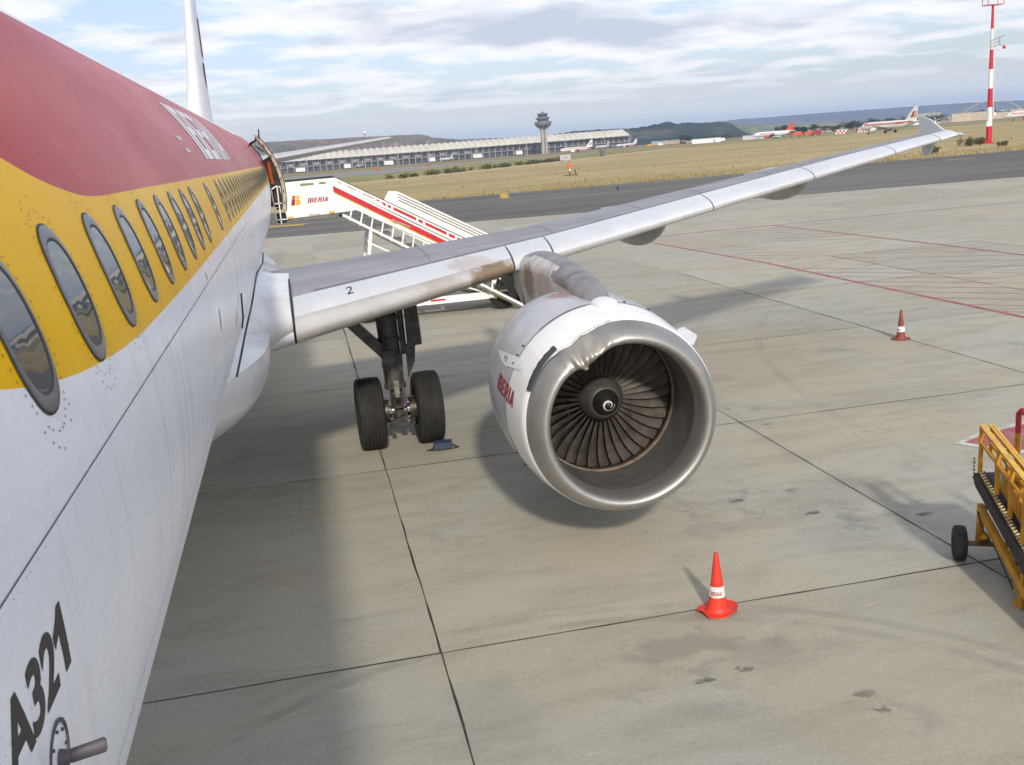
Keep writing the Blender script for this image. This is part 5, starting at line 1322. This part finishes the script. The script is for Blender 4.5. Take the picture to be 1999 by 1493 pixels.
# ------------------------------------------------------------ distant aircraft
def mini_plane(loc, rz, label, paint, band, finm, eng_m, band2=None, title=None):
    g = gz(loc[1]); p = thing('distant_airliner', (loc[0], loc[1], g), label, 'airliner', 'airliners in the distance', rz)
    L_, r = 34.0, 1.98; zc = 3.7
    def lo(name, bm, m_, par, **k): return obj(name, bm, m_, par, world=False, **k)
    bm = B(); pr = []
    for x in [-17, -16.8, -16.2, -15, -13, -11, -5, 0, 5, 9, 12, 14, 16, 17]:
        if x < -11: u = (x+17)/6; rr = max(.1, r*(1-(1-u)**2)**.5); c_ = zc-.4*(1-u)
        elif x > 6: u = (x-6)/11; rr = max(.15, r*(1-u**1.7)); c_ = zc+(r-rr)*.75
        else: rr, c_ = r, zc
        pr.append([Vector((x, rr*math.cos(a), c_+rr*math.sin(a))) for a in [2*math.pi*i/24 for i in range(24)]])
    loft(bm, pr)
    fz = lo('fuselage', bm, paint, p, smooth=50)
    if band:
        bm = B()
        for s_ in (1, -1):
            pts = [(-13.5, .0), (-12.0, .75), (6, .75), (14.3, 1.25), (14.3, 1.75), (10, 1.5), (-12.5, 1.35)] if s_ else []
            xs_ = [-13+k*1.0 for k in range(28)]
            for xa, xb in zip(xs_, xs_[1:]):
                q = []
                for x, zz_ in ((xa, .55), (xb, .55), (xb, 1.25), (xa, 1.25)):
                    rr = r if x < 6 else max(.2, r*(1-((x-6)/11)**1.7)); rr = rr if x > -11 else r*(1-(1-(x+17)/6)**2)**.5
                    cc = zc if x < 6 else zc+(r-rr)*.75; zz2 = min(zz_*rr/r, rr*.9); q.append(bm.verts.new((x, s_*(math.sqrt(max(.01, rr*rr-zz2*zz2))+.03), cc+zz2)))
                f = bm.faces.new(q if s_ < 0 else q[::-1]); f.material_index = 0
                if band2:
                    q = []
                    for x, zz_ in ((xa, .3), (xb, .3), (xb, .55), (xa, .55)):
                        rr = r if x < 6 else max(.2, r*(1-((x-6)/11)**1.7)); rr = rr if x > -11 else r*(1-(1-(x+17)/6)**2)**.5
                        cc = zc if x < 6 else zc+(r-rr)*.75; zz2 = min(zz_*rr/r, rr*.9); q.append(bm.verts.new((x, s_*(math.sqrt(max(.01, rr*rr-zz2*zz2))+.03), cc+zz2)))
                    f = bm.faces.new(q if s_ < 0 else q[::-1]); f.material_index = 1
        lo('stripe', bm, [band, band2 or band], fz)
    bm = B()
    for s_ in (1, -1):
        for k in range(34):
            x = -11+k*.62; bm.faces.new([bm.verts.new((x+a, s_*(r*.97+.04), zc+.42+b)) for a, b in ((0, 0), (.25, 0), (.25, .3), (0, .3))])
        bm.faces.new([bm.verts.new((-15.6+a, s_*(1.45-.25*abs(a-.6)), zc+.35+b)) for a, b in ((0, 0), (1.3, .05), (1.3, .5), (.3, .4))])
    lo('window_row', bm, M_gask, fz)
    for s_ in (1, -1):
        bm = B(); L2 = []
        for yy, xl, c_, z_ in ((1.6, -4.5, 6.5, 2.6), (6, -2.2, 3.8, 3.0), (17, 3.3, 1.4, 4.0)):
            L2.append([Vector((xl, s_*yy, z_)), Vector((xl+c_*.3, s_*yy, z_+.06*c_)), Vector((xl+c_, s_*yy, z_)), Vector((xl+c_*.4, s_*yy, z_-.06*c_))])
        loft(bm, L2); bmesh.ops.recalc_face_normals(bm, faces=bm.faces); lo('wing', bm, M_min_w, p)
        bm = B(); lathe(bm, [(-.1, .75), (0, .95), (.3, 1.08), (1.5, 1.18), (3.0, .95), (3.4, .7), (4.4, .3)], (-6.0, s_*5.75, 1.75), (1, 0, 0), 20, xref=(0, 1, 0)); en = lo('engine', bm, eng_m, p, smooth=50)
        bm = B(); lathe(bm, [(.15, .75), (.8, .7), (.81, 0)], (-6.0, s_*5.75, 1.75), (1, 0, 0), 20, xref=(0, 1, 0)); lo('engine_intake', bm, M_gask, en)
        bm = B(); box(bm, (-4.0, s_*5.75, 2.85), (2.6, .3, .6)); lo('engine_pylon', bm, M_min_w, en)
        bm = B(); L2 = []
        for yy, xl, c_, z_ in ((.4, 11.6, 3.6, 4.6), (6.2, 15.4, 1.2, 5.2)):
            L2.append([Vector((xl, s_*yy, z_)), Vector((xl+c_*.3, s_*yy, z_+.05*c_)), Vector((xl+c_, s_*yy, z_)), Vector((xl+c_*.4, s_*yy, z_-.05*c_))])
        loft(bm, L2); bmesh.ops.recalc_face_normals(bm, faces=bm.faces); lo('stabiliser', bm, M_min_w, p)
        bm = B()
        for t_ in (-.4, .4): lathe(bm, [(-.2, .1), (-.2, .55), (.2, .55), (.2, .1)], (.9, s_*3.8+t_, .55), (0, 1, 0), 14)
        tube(bm, (.9, s_*3.8, .5), (.9, s_*3.6, 2.6), .16, seg=8); lo('landing_gear', bm, M_black, p)
    bm = B()
    for t_ in (-.25, .25): lathe(bm, [(-.1, .1), (-.1, .38), (.1, .38), (.1, .1)], (-12, t_, .38), (0, 1, 0), 12)
    tube(bm, (-12, 0, .4), (-12, 0, 2.2), .12, seg=8); lo('landing_gear', bm, M_black, p)
    bm = B(); A = [(9.3, 5.5), (14.4, 11.6), (16.4, 11.6), (15.6, 5.0)]
    loft(bm, [[Vector((x, -.14, z)) for x, z in A], [Vector((x, .14, z)) for x, z in A]]); bmesh.ops.recalc_face_normals(bm, faces=bm.faces); fn_ = lo('tail_fin', bm, finm, p)
    return p, fn_
M_min = pm('distant_white', (.72, .73, .74), .4, var=.04, scale=.3); M_min_w = pm('distant_grey', (.50, .52, .55), .4, var=.05, scale=.3)
M_ored = pm('orange_red', (.55, .10, .03), .5); M_ired = pm('stripe_red', (.50, .05, .03), .5); M_iyel = pm('stripe_yellow', (.62, .35, .04), .5)
p, fn_ = mini_plane((291, 457), -R(32)-R(38), 'white airliner with red and yellow stripe taxiing towards us left of the mast', M_min, M_ired, M_min, M_min, M_iyel)
def finmark(fn_, quads, mats):
    bm = B()
    for s_ in (-.16, .16):
        for pts, mi in quads: poly(bm, [(x, s_, z) for x, z in pts], mi)
    bmesh.ops.recalc_face_normals(bm, faces=bm.faces); obj('fin_emblem', bm, mats, fn_, world=False)
IBQ = [([(12.3, 6.6), (13.6, 6.6), (14.9, 9.4), (13.9, 9.4)], 0), ([(13.8, 6.6), (15.6, 6.6), (15.9, 7.8), (14.5, 8.0)], 1), ([(14.6, 8.2), (15.9, 8.2), (16.1, 9.4), (15.2, 9.4)], 1)]
finmark(fn_, IBQ, [M_redt, M_iyel])
p, fn_ = mini_plane((292, 1017), -R(16), 'small white airliner with thin red stripe parked right of the control tower', M_min, M_ired, M_min, M_min, M_iyel); finmark(fn_, IBQ, [M_redt, M_iyel])
p, fn_ = mini_plane((386.7, 772.4), -R(26)-R(12), 'white airliner with an orange tail and engine on the far taxiway', M_min, None, M_ored, M_ored)
bm = B()
text_ = text_bm('easyJet', 1, lambda u, w: Vector((-10.5+11.5*u, -2.02, 3.35+1.5*w)), bold=.012, cuts=1); obj('fuselage_title', text_, M_ored, p.children[0], world=False)
bm.free()
p, fn_ = mini_plane((449.0, 552), -R(38)-R(6), 'white airliner with red nose markings at the right edge', M_min, M_ored, M_ored, M_ored)
for k, (u_, v_, ra, lab) in enumerate(((447.3, 1430, 70, 'tiny pale airliner nose-in at the right end of the terminal, left one of the pair'), (499, 1476, 10, 'tiny pale airliner at the very right end of the terminal'), (243.4, 1579, 60, 'tiny airliner at a gate below the middle of the wavy terminal roof'), (107.9, 1543.8, 75, 'tiny airliner at a gate near the left end of the terminal'))):
    mini_plane((u_, v_), -R(ra), lab, M_min_w if k % 2 else M_min, None, M_min_w, M_min_w)

# ------------------------------------------------------------ vehicles and huts far away
def truck(loc, rz, label, mcab, mbody, L_=8, h=2.6):
    g = gz(loc[1]); p = thing('airport_truck', (loc[0], loc[1], g), label, 'truck', None, rz)
    def lo(n, bm, m_, par=p): return obj(n, bm, m_, par, world=False)
    bm = B(); box(bm, (-L_/2+1, 0, 1.5), (2, 2.3, 1.9)); box(bm, (-L_/2+1.1, 0, 2.5), (1.5, 2.1, .3)); cab = lo('cab', bm, mcab); bm = B(); box(bm, (-L_/2+.9, 0, 1.95), (1.85, 2.34, .6)); lo('cab_window', bm, M_gask, cab)
    bm = B(); box(bm, (1.1, 0, h/2+.6), (L_-2.4, 2.4, h*.75)); tube(bm, (-1.5, 0, h+.4), (L_/2-.2, 0, h+.4), .5, seg=10); lo('body', bm, mbody)
    for x in (-L_/2+1.2, L_/2-1.5, L_/2-2.8):
        bm = B(); lathe(bm, [(-1.25, .1), (-1.25, .5), (1.25, .5), (1.25, .1)], (x, 0, .5), (0, 1, 0), 12); lo('wheel', bm, M_black)
M_org = pm('vehicle_orange', (.60, .10, .02), .5); M_vred = pm('vehicle_red', (.34, .02, .02), .5)
truck((381, 724), -R(28), 'orange fuel truck right of the orange-tailed airliner, left of the pair', M_org, M_org, 9); truck((388.5, 719.5), -R(28), 'orange truck just right of the fuel truck, right of the pair', M_org, M_org, 8)
truck((385.5, 701), -R(29), 'dark red truck standing apart on the far taxiway', M_vred, M_vred, 7, 3.2)
truck((365, 830), -R(24), 'white truck behind the orange-tailed airliner', M_min, M_min, 10); truck((404, 810), -R(27), 'white long truck behind the orange trucks', M_min, M_min, 14)
def hut(loc, w, d, h, label, nm='hut', mats=None, stripes=0, rz=0.0, win=0):
    g = gz(loc[1]); p = thing(nm, (loc[0], loc[1], g), label, nm.replace('_', ' '), None, rz); m1, m2 = mats
    bm = B(); box(bm, (0, 0, h/2), (w, d, h)); wl = obj('wall', bm, m1, p, world=False)
    bm = B(); box(bm, (0, 0, h+.12), (w+.5, d+.5, .24)); obj('roof', bm, m2, p, world=False)
    if stripes:
        bm = B()
        for k in range(stripes):
            for j in range(2):
                x = -w/2+w*(k+.5)/stripes
                if (k+j) % 2: box(bm, (x, -d/2-.02, h*(.27+.46*j)), (w/stripes, .06, h*.46))
        obj('red_squares', bm, pm('faded_check_red', (.42, .06, .06), .7), p, world=False)
    if win:
        for k in range(win):
            bm = B(); box(bm, (-w/2+w*(k+.5)/win, -d/2-.03, h*.5), (w/win*.5, .1, h*.35)); obj('window', bm, M_gask, wl, world=False)
    return p
hut((380.1, 657), 7.5, 5, 2.7, 'red and white chequered hut by the far taxiway, left of the pair', 'chequered_hut', (M_min, M_min), 6, -R(30)); hut((391.7, 647.5), 7.5, 5, 2.7, 'red and white chequered hut nearer the taxiing airliner, right of the pair', 'chequered_hut', (M_min, M_min), 8, -R(31))
M_beige = pm('building_beige', (.52, .46, .36), .8, var=.08, scale=.1); M_bgrey = pm('building_grey', (.36, .36, .35), .8, var=.1, scale=.1)
for x, y, w, d, h, lab, mm in ((884, 1211, 46, 20, 10.5, 'beige flat building left of the mast, tall left half', M_beige), (912, 1190, 26, 16, 8, 'lower beige block touching the tall beige building', M_beige), (938, 1180, 30, 18, 10, 'beige building just right of the mast', M_beige), (798, 1260, 34, 16, 8, 'beige shed beside the wingtip', M_beige), (832, 1240, 40, 14, 6, 'white long shed left of the beige building', M_min), (848, 1250, 30, 30, 14, 'grey hangar behind the white shed', M_bgrey), (950, 1350, 60, 20, 8, 'grey low building behind the mast', M_bgrey), (700, 1290, 50, 14, 5, 'long grey shed behind the taxiing airliner', M_bgrey), (385, 905, 26, 8, 4, 'white low shed behind the orange trucks', M_min), (430, 900, 20, 8, 3.5, 'pale canopy shed left of the chequered huts', M_min_w), (566, 1480, 50, 16, 5, 'grey low building right of the terminal end', M_bgrey), (600, 1480, 20, 12, 3.5, 'small pale building near the hedge', M_bgrey)):
    hut((x, y), w, d, h, lab, 'low_building', (mm, M_bgrey if mm is M_beige else M_min_w), 0, -math.atan2(x-CX, y-CY), 0)
# red barriers and yellow vehicles on the far apron
for k, (x, y, m_, lab) in enumerate(((62, 700, M_vred, 'red barrier block on the far road below the terminal, left one'), (105, 765, M_vred, 'red barrier block on the far road below the terminal, right one'), (420, 1080, M_vred, 'tiny red barrier right of the terminal'), (470, 1100, M_vred, 'tiny red barrier further right on the far apron'))):
    b_ = thing('road_barrier', (x, y, gz(y)), lab, 'barrier'); bm = B(); box(bm, (x, y, gz(y)+.5), (5, 1, .9), taper=.8); obj('barrier_body', bm, m_, b_)
for k in range(7):
    x = 405+k*12; y = 1115-k*3; b_ = thing('service_vehicle', (x, y, gz(y)), ['yellow', 'white', 'yellow', 'dark', 'white', 'yellow', 'white'][k]+' service vehicle, %s in the row right of the terminal' % ['first', 'second', 'third', 'fourth', 'fifth', 'sixth', 'last'][k], 'vehicle', 'service vehicles on the far apron')
    bm = B(); box(bm, (x, y, gz(y)+1.2), (6, 2.4, 1.7)); box(bm, (x-.8, y, gz(y)+2.3), (3, 2.2, .8)); obj('body', bm, [M_iyel, M_min, M_iyel, M_dark, M_min, M_iyel, M_min][k], b_)
    bm = B()
    for xx in (-2, 2): lathe(bm, [(-1.25, .1), (-1.25, .5), (1.25, .5), (1.25, .1)], (x+xx, y, gz(y)+.5), (0, 1, 0), 10)
    obj('wheel', bm, M_black, b_)

# ------------------------------------------------------------ terminal with the wavy roof
M_roof = pm('roof_cream', (.62, .59, .50), .6, var=.06, scale=.05); M_soff = pm('soffit_brown', (.24, .20, .15), .8); M_dkgl = pm('dark_glazing', (.075, .08, .085), .3, var=.3, scale=.08)
TA, TB = Vector((-60, 1745, 0)), Vector((598, 1752, 0)); tg = gz(1748)-.3; NMOD = 62; tl = (TB-TA).length; tu = (TB-TA).normalized(); tn = Vector((tu.y, -tu.x, 0))
term = thing('terminal_building', (270, 1760, tg), 'long terminal with a cream wavy roof running across the background', 'terminal')
def tp_(s, d, z): return TA+tu*s+tn*d+Vector((0, 0, tg+z))
bm = B(); ml = tl/NMOD; grid = []
prof_ = [(9, 19.0, .3), (5, 19.8, .8), (-2, 21.5, 1.2), (-14, 25.0, 1.5), (-26, 27.6, 1.6), (-40, 28.2, 1.5), (-60, 24.5, 1.0), (-70, 21, .4)]
for i in range(NMOD*8+1):
    ph = (i % 8)/8; w_ = abs(math.sin(math.pi*ph))**.8; grid.append([bm.verts.new(tp_(i*ml/8, d, z+a*w_*2.3)) for d, z, a in prof_])
for A, C_ in zip(grid, grid[1:]):
    for j in range(len(A)-1): bm.faces.new((A[j], C_[j], C_[j+1], A[j+1]))
obj('roof', bm, M_roof, term, smooth=40)
bm = B(); box(bm, tp_(tl/2, 4.0, 18.6), (tl, 10, .5), mi=0); obj('eave_soffit', bm, M_soff, term)
bm = B(); box(bm, tp_(tl/2, -26, 9.2), (tl-4, 52, 18.2)); obj('facade', bm, M_dkgl, term)
bm = B(); box(bm, tp_(tl/2, 2, 9.4), (tl, 5, .9)); obj('floor_slab', bm, M_bgrey, term)
M_pil = pm('pillar_pale', (.42, .41, .37), .7)
for k in range(NMOD+1):
    bm = B(); s = k*ml; bar(bm, tp_(s, 3.2, 0), tp_(s, 3.2, 10), 1.0); bar(bm, tp_(s, 3.2, 10), tp_(s-2.4, 4.5, 18.3), .8); bar(bm, tp_(s, 3.2, 10), tp_(s+2.4, 4.5, 18.3), .8); obj('pillar', bm, M_pil, term)
for k in range(NMOD):      # pale arched panels of the upper floor
    if k % 2 == 0:
        bm = B()
        c_ = (k+.5)*ml; pts = [(-3.6, 11)]+[(-3.6*math.cos(math.pi*j/8), 12.5+3.8*math.sin(math.pi*j/8)) for j in range(9)]+[(3.6, 11)]
        poly(bm, [tp_(c_+a, .6, b) for a, b in pts])
        obj('arched_panel', bm, pm('panel_pale_grey', (.34, .36, .37), .5), term)
for k, s in enumerate((36, 84, 160, 228, 300, 378, 450)):
    b_ = thing('jet_bridge', tp_(s, 22, 0), 'white jet bridge block under the terminal roof, number %s from the left' % ['one', 'two', 'three', 'four', 'five', 'six', 'seven'][k], 'jet bridge', 'jet bridges along the terminal')
    bm = B(); box(bm, tp_(s, 22, 5.2), (15 if k % 2 else 11, 16, 6.2)); obj('cabin', bm, M_min, b_); bm = B(); box(bm, tp_(s, 22, 1.1), (3, 6, 2.2)); obj('leg', bm, M_dark, b_)
# control tower
tw = thing('control_tower', (441, 1743-90, gz(1650)), 'grey concrete control tower with a wide round cab rising in front of the terminal', 'control tower'); tz0 = gz(1650); tc0 = Vector((418, 1653, tz0))
tw.location = tc0
M_conc = pm('tower_concrete', (.36, .345, .31), .8, var=.08, scale=.05); M_tgl = pm('tower_glazing', (.06, .07, .08), .2); M_tgr = pm('tower_cladding', (.17, .185, .19), .5, .2)
bm = B()
for sx2 in (-1, 1): loft(bm, [[tc0+Vector((sx2*a*k1+b_, c_, z)) for a, c_ in ((1.0, -4), (4.6, -3), (4.6, 3), (1.0, 4))] for z, k1, b_ in ((0, 1.15, 0), (10, 1.0, 0), (36, .95, 0), (42, 1.7, 0))])
bmesh.ops.recalc_face_normals(bm, faces=bm.faces); obj('shaft', bm, M_conc, tw)
bm = B(); box(bm, tc0+Vector((0, .5, 20)), (2.6, 5, 40)); obj('stair_core', bm, M_soff, tw)
bm = B(); lathe(bm, [(41, 7.5), (43, 11.0), (46, 13.6), (49.5, 14.0), (51.0, 13.2), (51.1, 9.5)], tc0, (0, 0, 1), 40); rg = obj('lower_drum', bm, M_tgr, tw, smooth=30)
bm = B(); lathe(bm, [(51, 9.3), (54.5, 9.2)], tc0, (0, 0, 1), 32); lathe(bm, [(58.5, 7.4), (62.2, 8.6)], tc0, (0, 0, 1), 32); obj('cab_glazing', bm, M_tgl, tw, smooth=30)
bm = B(); lathe(bm, [(54.4, 9.4), (55.0, 11.6), (57.0, 11.8), (57.5, 9.0), (58.6, 7.6), (58.6, 0)], tc0, (0, 0, 1), 32); lathe(bm, [(62.1, 8.9), (63.2, 9.0), (64.0, 7.0), (64.1, 0)], tc0, (0, 0, 1), 32); obj('gallery', bm, M_tgr, tw, smooth=30)
bm = B(); tube(bm, tc0+Vector((0, 0, 64)), tc0+Vector((0, 0, 70)), .35, seg=6); tube(bm, tc0+Vector((3, 0, 64)), tc0+Vector((3, 0, 67)), .25, seg=6); box(bm, tc0+Vector((0, 0, 65)), (4, 3, 1.6)); obj('antenna', bm, M_tgr, tw)
# light poles along the terminal
PL = [(31, 1497), (160.5, 1489), (205, 1490), (270.6, 1473), (343, 1458), (395, 1440), (450.8, 1429), (515.4, 1513)]
mp = None; names = ['leftmost', 'second from left', 'third from left', 'fourth from left', 'fifth from left', 'sixth from left', 'second from right', 'rightmost']
for k, (x, y) in enumerate(PL):
    lab = 'thin pale floodlight pole in front of the terminal, '+names[k]+' of the row'
    if mp is None:
        mp = thing('floodlight_pole', (x, y, gz(y)), lab, 'light pole', 'light poles along the terminal'); bm = B(); tube(bm, (x, y, gz(y)), (x, y, gz(y)+30), .55, .35, seg=8); obj('pole', bm, pm('pole_pale', (.40, .42, .43), .6), mp)
        bm = B(); box(bm, (x, y, gz(y)+30), (5, 1.5, 1.0)); obj('lamp_head', bm, MATS['pole_pale'], mp)
    else:
        c = copy_tree(mp); c.location = (x, y, gz(y)); c['label'] = lab
# arch bridge and long roof far right
ar = thing('arch_bridge', (1565, 2075, gz(2075)), 'pale yellow thin arch spanning behind the mast near the horizon', 'arch'); bm = B(); A_, B_ = Vector((1523-8, 2112, 0)), Vector((1606+8, 2038, 0)); g = gz(2075)
zf_ = lambda f_: 14+24*(1-(2*f_-1)**2)
for k in range(24):
    f0_, f1_ = k/24, (k+1)/24; bar(bm, A_.lerp(B_, f0_)+Vector((0, 0, g+zf_(f0_))), A_.lerp(B_, f1_)+Vector((0, 0, g+zf_(f1_))), 1.5)
obj('arch_rib', bm, pm('arch_yellow', (.50, .38, .20), .6), ar)
bm = B(); bar(bm, A_+Vector((0, 0, g+13)), B_+Vector((0, 0, g+15)), 5, 1.6)
for k in range(1, 12): bar(bm, A_.lerp(B_, k/12)+Vector((0, 0, g+14)), A_.lerp(B_, k/12)+Vector((0, 0, g+zf_(k/12))), .3)
for k in (0.1, .5, .9): bar(bm, A_.lerp(B_, k)+Vector((0, 0, g)), A_.lerp(B_, k)+Vector((0, 0, g+13)), 3)
obj('bridge_deck', bm, M_min_w, ar)

# ------------------------------------------------------------ hills
def ridge(name, prof_, D, front, mat, rough=.12, seed=0, base=None, step=.12, crest_noise=1.5, power=1.5):
    bm = B(); a0_, a1_ = prof_[0][0], prof_[-1][0]; n = int((a1_-a0_)/step); rows = [(-front, 0), (-front*.82, .07), (-front*.65, .18), (-front*.5, .33), (-front*.36, .50), (-front*.24, .68), (-front*.13, .86), (-front*.05, .97), (0, 1.0), (front*.4, .9), (front*1.5, .0)]
    G = []
    for i in range(n+1):
        a = a0_+(a1_-a0_)*i/n
        for (x0, z0), (x1, z1) in zip(prof_, prof_[1:]):
            if a <= x1+1e-6: zc_ = z0+(z1-z0)*(a-x0)/(x1-x0); break
        col_ = []
        for r_, k in rows:
            d_ = D+r_; x, y = CX+d_*math.sin(R(a)), CY+d_*math.cos(R(a)); g = gz(y)-1.5
            nn = noise.noise(Vector((a*2.2+seed, r_*.004, 0)))+.6*noise.noise(Vector((a*7+seed, r_*.008, 3)))
            col_.append(bm.verts.new((x, y, g+(zc_-g)*max(0, k+rough*nn*math.sin(math.pi*min(1, k))*1.5)+(crest_noise*(noise.noise(Vector((a*14+seed, 1, 0)))+noise.noise(Vector((a*40+seed, 1, 0)))) if k > .8 else 0))))
        G.append(col_)
    for A, C_ in zip(G, G[1:]):
        for j in range(len(A)-1): bm.faces.new((A[j], C_[j], C_[j+1], A[j+1]))
    return struct(name, bm, mat, smooth=1)
def hillmat(name, c1, c2, c3, s1, s2, th=(.42, .6)):
    M = bpy.data.materials.new(name); M.use_nodes = True; t = NT(M.node_tree); b = t.n['Principled BSDF']; o = t.node('ShaderNodeTexCoord').outputs['Object']
    c = t.mix(t.smap(t.noise(o, s1, 6, .65), th[0], th[1]), c1, c2); c = t.mix(t.smap(t.noise(t.scale(o, (1, 1, 3)), s2, 5, .7), .50, .64), c, c3)
    t.l.new(c, b.inputs['Base Color']); b.inputs['Roughness'].default_value = 1; b.inputs['Specular IOR Level'].default_value = 0; return M
H1 = [(-6.5, 72), (-2.64, 74.1), (-1.03, 74.9), (0.05, 72.9), (1.14, 72.8), (2.24, 69.0), (3.9, 67.9), (5.57, 65.0), (7.26, 62.1), (7.68, 56.4), (8.1, 47.0), (9.51, 34.6), (11.2, 31.7), (12.61, 26.5), (13.6, 18.0), (15, 5), (17, -15)]
H2 = [(10.5, 5), (13.18, 20), (14.31, 23.0), (15.99, 28.6), (17.95, 26.6), (19.06, 23.4), (19.89, 27.5), (20.31, 30.3), (20.72, 34.6), (20.99, 33.5), (21.32, 26.0), (21.81, 28.5), (22.63, 23.5), (23.44, 23.0), (24.12, 18.6), (24.44, 6.0), (24.9, -10), (25.6, -24)]
H3 = [(15, 20), (21.81, 60), (23.44, 64.3), (24.79, 69.6), (26.11, 65.8), (28.72, 67.3), (31.25, 64.3), (33.71, 61.2), (36.08, 53.6), (38.34, 41.8), (40.56, 38.4), (46, 30)]
H4 = [(21.54, -25), (23.44, 14.2), (24.25, 22.8), (25.05, 15.2), (26.11, 5.7), (27.69, -2.7), (29.23, -4.1), (31.25, -10), (33.71, -20), (36.08, -20), (39.47, -20), (45, -25)]
ridge('bare_hill', H1, 3600, 700, hillmat('hill_brown', (.20, .155, .105), (.11, .115, .07), (.30, .19, .13), .006, .012), .22, 3, crest_noise=1.6)
ridge('wooded_hill', H2, 3000, 420, hillmat('hill_woods', (.022, .036, .024), (.035, .05, .03), (.10, .095, .055), .012, .004, (.4, .6)), .15, 9, crest_noise=2.6)
ridge('far_ridge', H3, 9000, 1500, hillmat('hill_far', (.12, .125, .12), (.08, .09, .09), (.17, .15, .13), .0018, .004), .2, 20, crest_noise=2.5)
ridge('middle_hill', H4, 4600, 1100, hillmat('hill_green', (.20, .20, .10), (.13, .14, .08), (.34, .36, .10), .004, .0016), .2, 31, crest_noise=1.5)
# radar dome on the hill
rd_ = thing('radar_dome', (274, 3560, 66), 'white radar dome on top of the brown hill', 'radar dome'); bm = B(); bmesh.ops.create_uvsphere(bm, u_segments=16, v_segments=10, radius=6.5, matrix=Matrix.Translation((274, 3560, 80))); obj('dome', bm, M_min, rd_, smooth=1); bm = B(); tube(bm, (274, 3560, 60), (274, 3560, 75), 2.5, seg=8); obj('dome_tower', bm, M_bgrey, rd_)

# ------------------------------------------------------------ trees in the distance
def tree(loc, h, w, label, n=500):
    g = gz(loc[1]); tr = thing('tree', (loc[0], loc[1], g), label, 'tree', 'distant trees'); bm = B()
    for k in range(7): leafball(bm, (loc[0]+random.uniform(-.5, .5)*w, loc[1]+random.uniform(-.4, .4)*w, g+h*random.uniform(.35, .8)), (w*.3, w*.3, h*.24), n//7, h*.12)
    obj('crown', bm, [M_dlf, M_dlf2], tr)
    bm = B(); tube(bm, (loc[0], loc[1], g), (loc[0], loc[1], g+h*.5), h*.05, h*.025, seg=7); tube(bm, (loc[0], loc[1], g+h*.35), (loc[0]+w*.2, loc[1], g+h*.65), h*.025, h*.01, seg=6); obj('trunk', bm, M_bark, tr)
tree((520, 1298), 12, 17, 'round dark tree standing alone right of the terminal')
for k in range(9): tree((540+k*6.5, 1345-k*2.5), 7.5, 11, 'dark tree in the hedge row right of the lone tree, '+['first', 'second', 'third', 'fourth', 'fifth', 'sixth', 'seventh', 'eighth', 'last'][k]+' from left', 300)
for k, (x, y, h, w) in enumerate(((452, 885, 11, 12), (462, 884, 9, 10), (474, 890, 8, 11))): tree((x, y), h, w, 'dark tree right of the orange tail, '+['tallest and leftmost', 'middle one', 'rightmost'][k])
for k in range(14): tree((500+k*9+random.uniform(-2, 2), 960-k*5), random.uniform(8, 12), 13, 'dark tree in the belt behind the chequered huts, '+['first', 'second', 'third', 'fourth', 'fifth', 'sixth', 'seventh', 'eighth', 'ninth', 'tenth', 'eleventh', 'twelfth', 'thirteenth', 'last'][k]+' from left', 300)
for k in range(16): tree((690+k*24+random.uniform(-6, 6), 1320-k*6), random.uniform(9, 15), 26, 'dark tree in the belt behind the beige buildings, '+['first', 'second', 'third', 'fourth', 'fifth', 'sixth', 'seventh', 'eighth', 'ninth', 'tenth', 'eleventh', 'twelfth', 'thirteenth', 'fourteenth', 'fifteenth', 'last'][k]+' from left', 300)

# ------------------------------------------------------------ air
hm = bpy.data.materials.new('haze_air'); hm.use_nodes = True; t = NT(hm.node_tree); t.n.clear()
pv_ = t.node('ShaderNodeVolumePrincipled', {'Color': (.50, .66, 1.0, 1), 'Density': 0.0001, 'Anisotropy': 0.0})
ou = t.node('ShaderNodeOutputMaterial'); t.l.new(pv_.outputs[0], ou.inputs['Volume'])
bm = B(); box(bm, (1500, 5450, 0), (22000, 11200, 260)); hz_o = obj('haze', bm, hm); hz_o['kind'] = 'stuff'
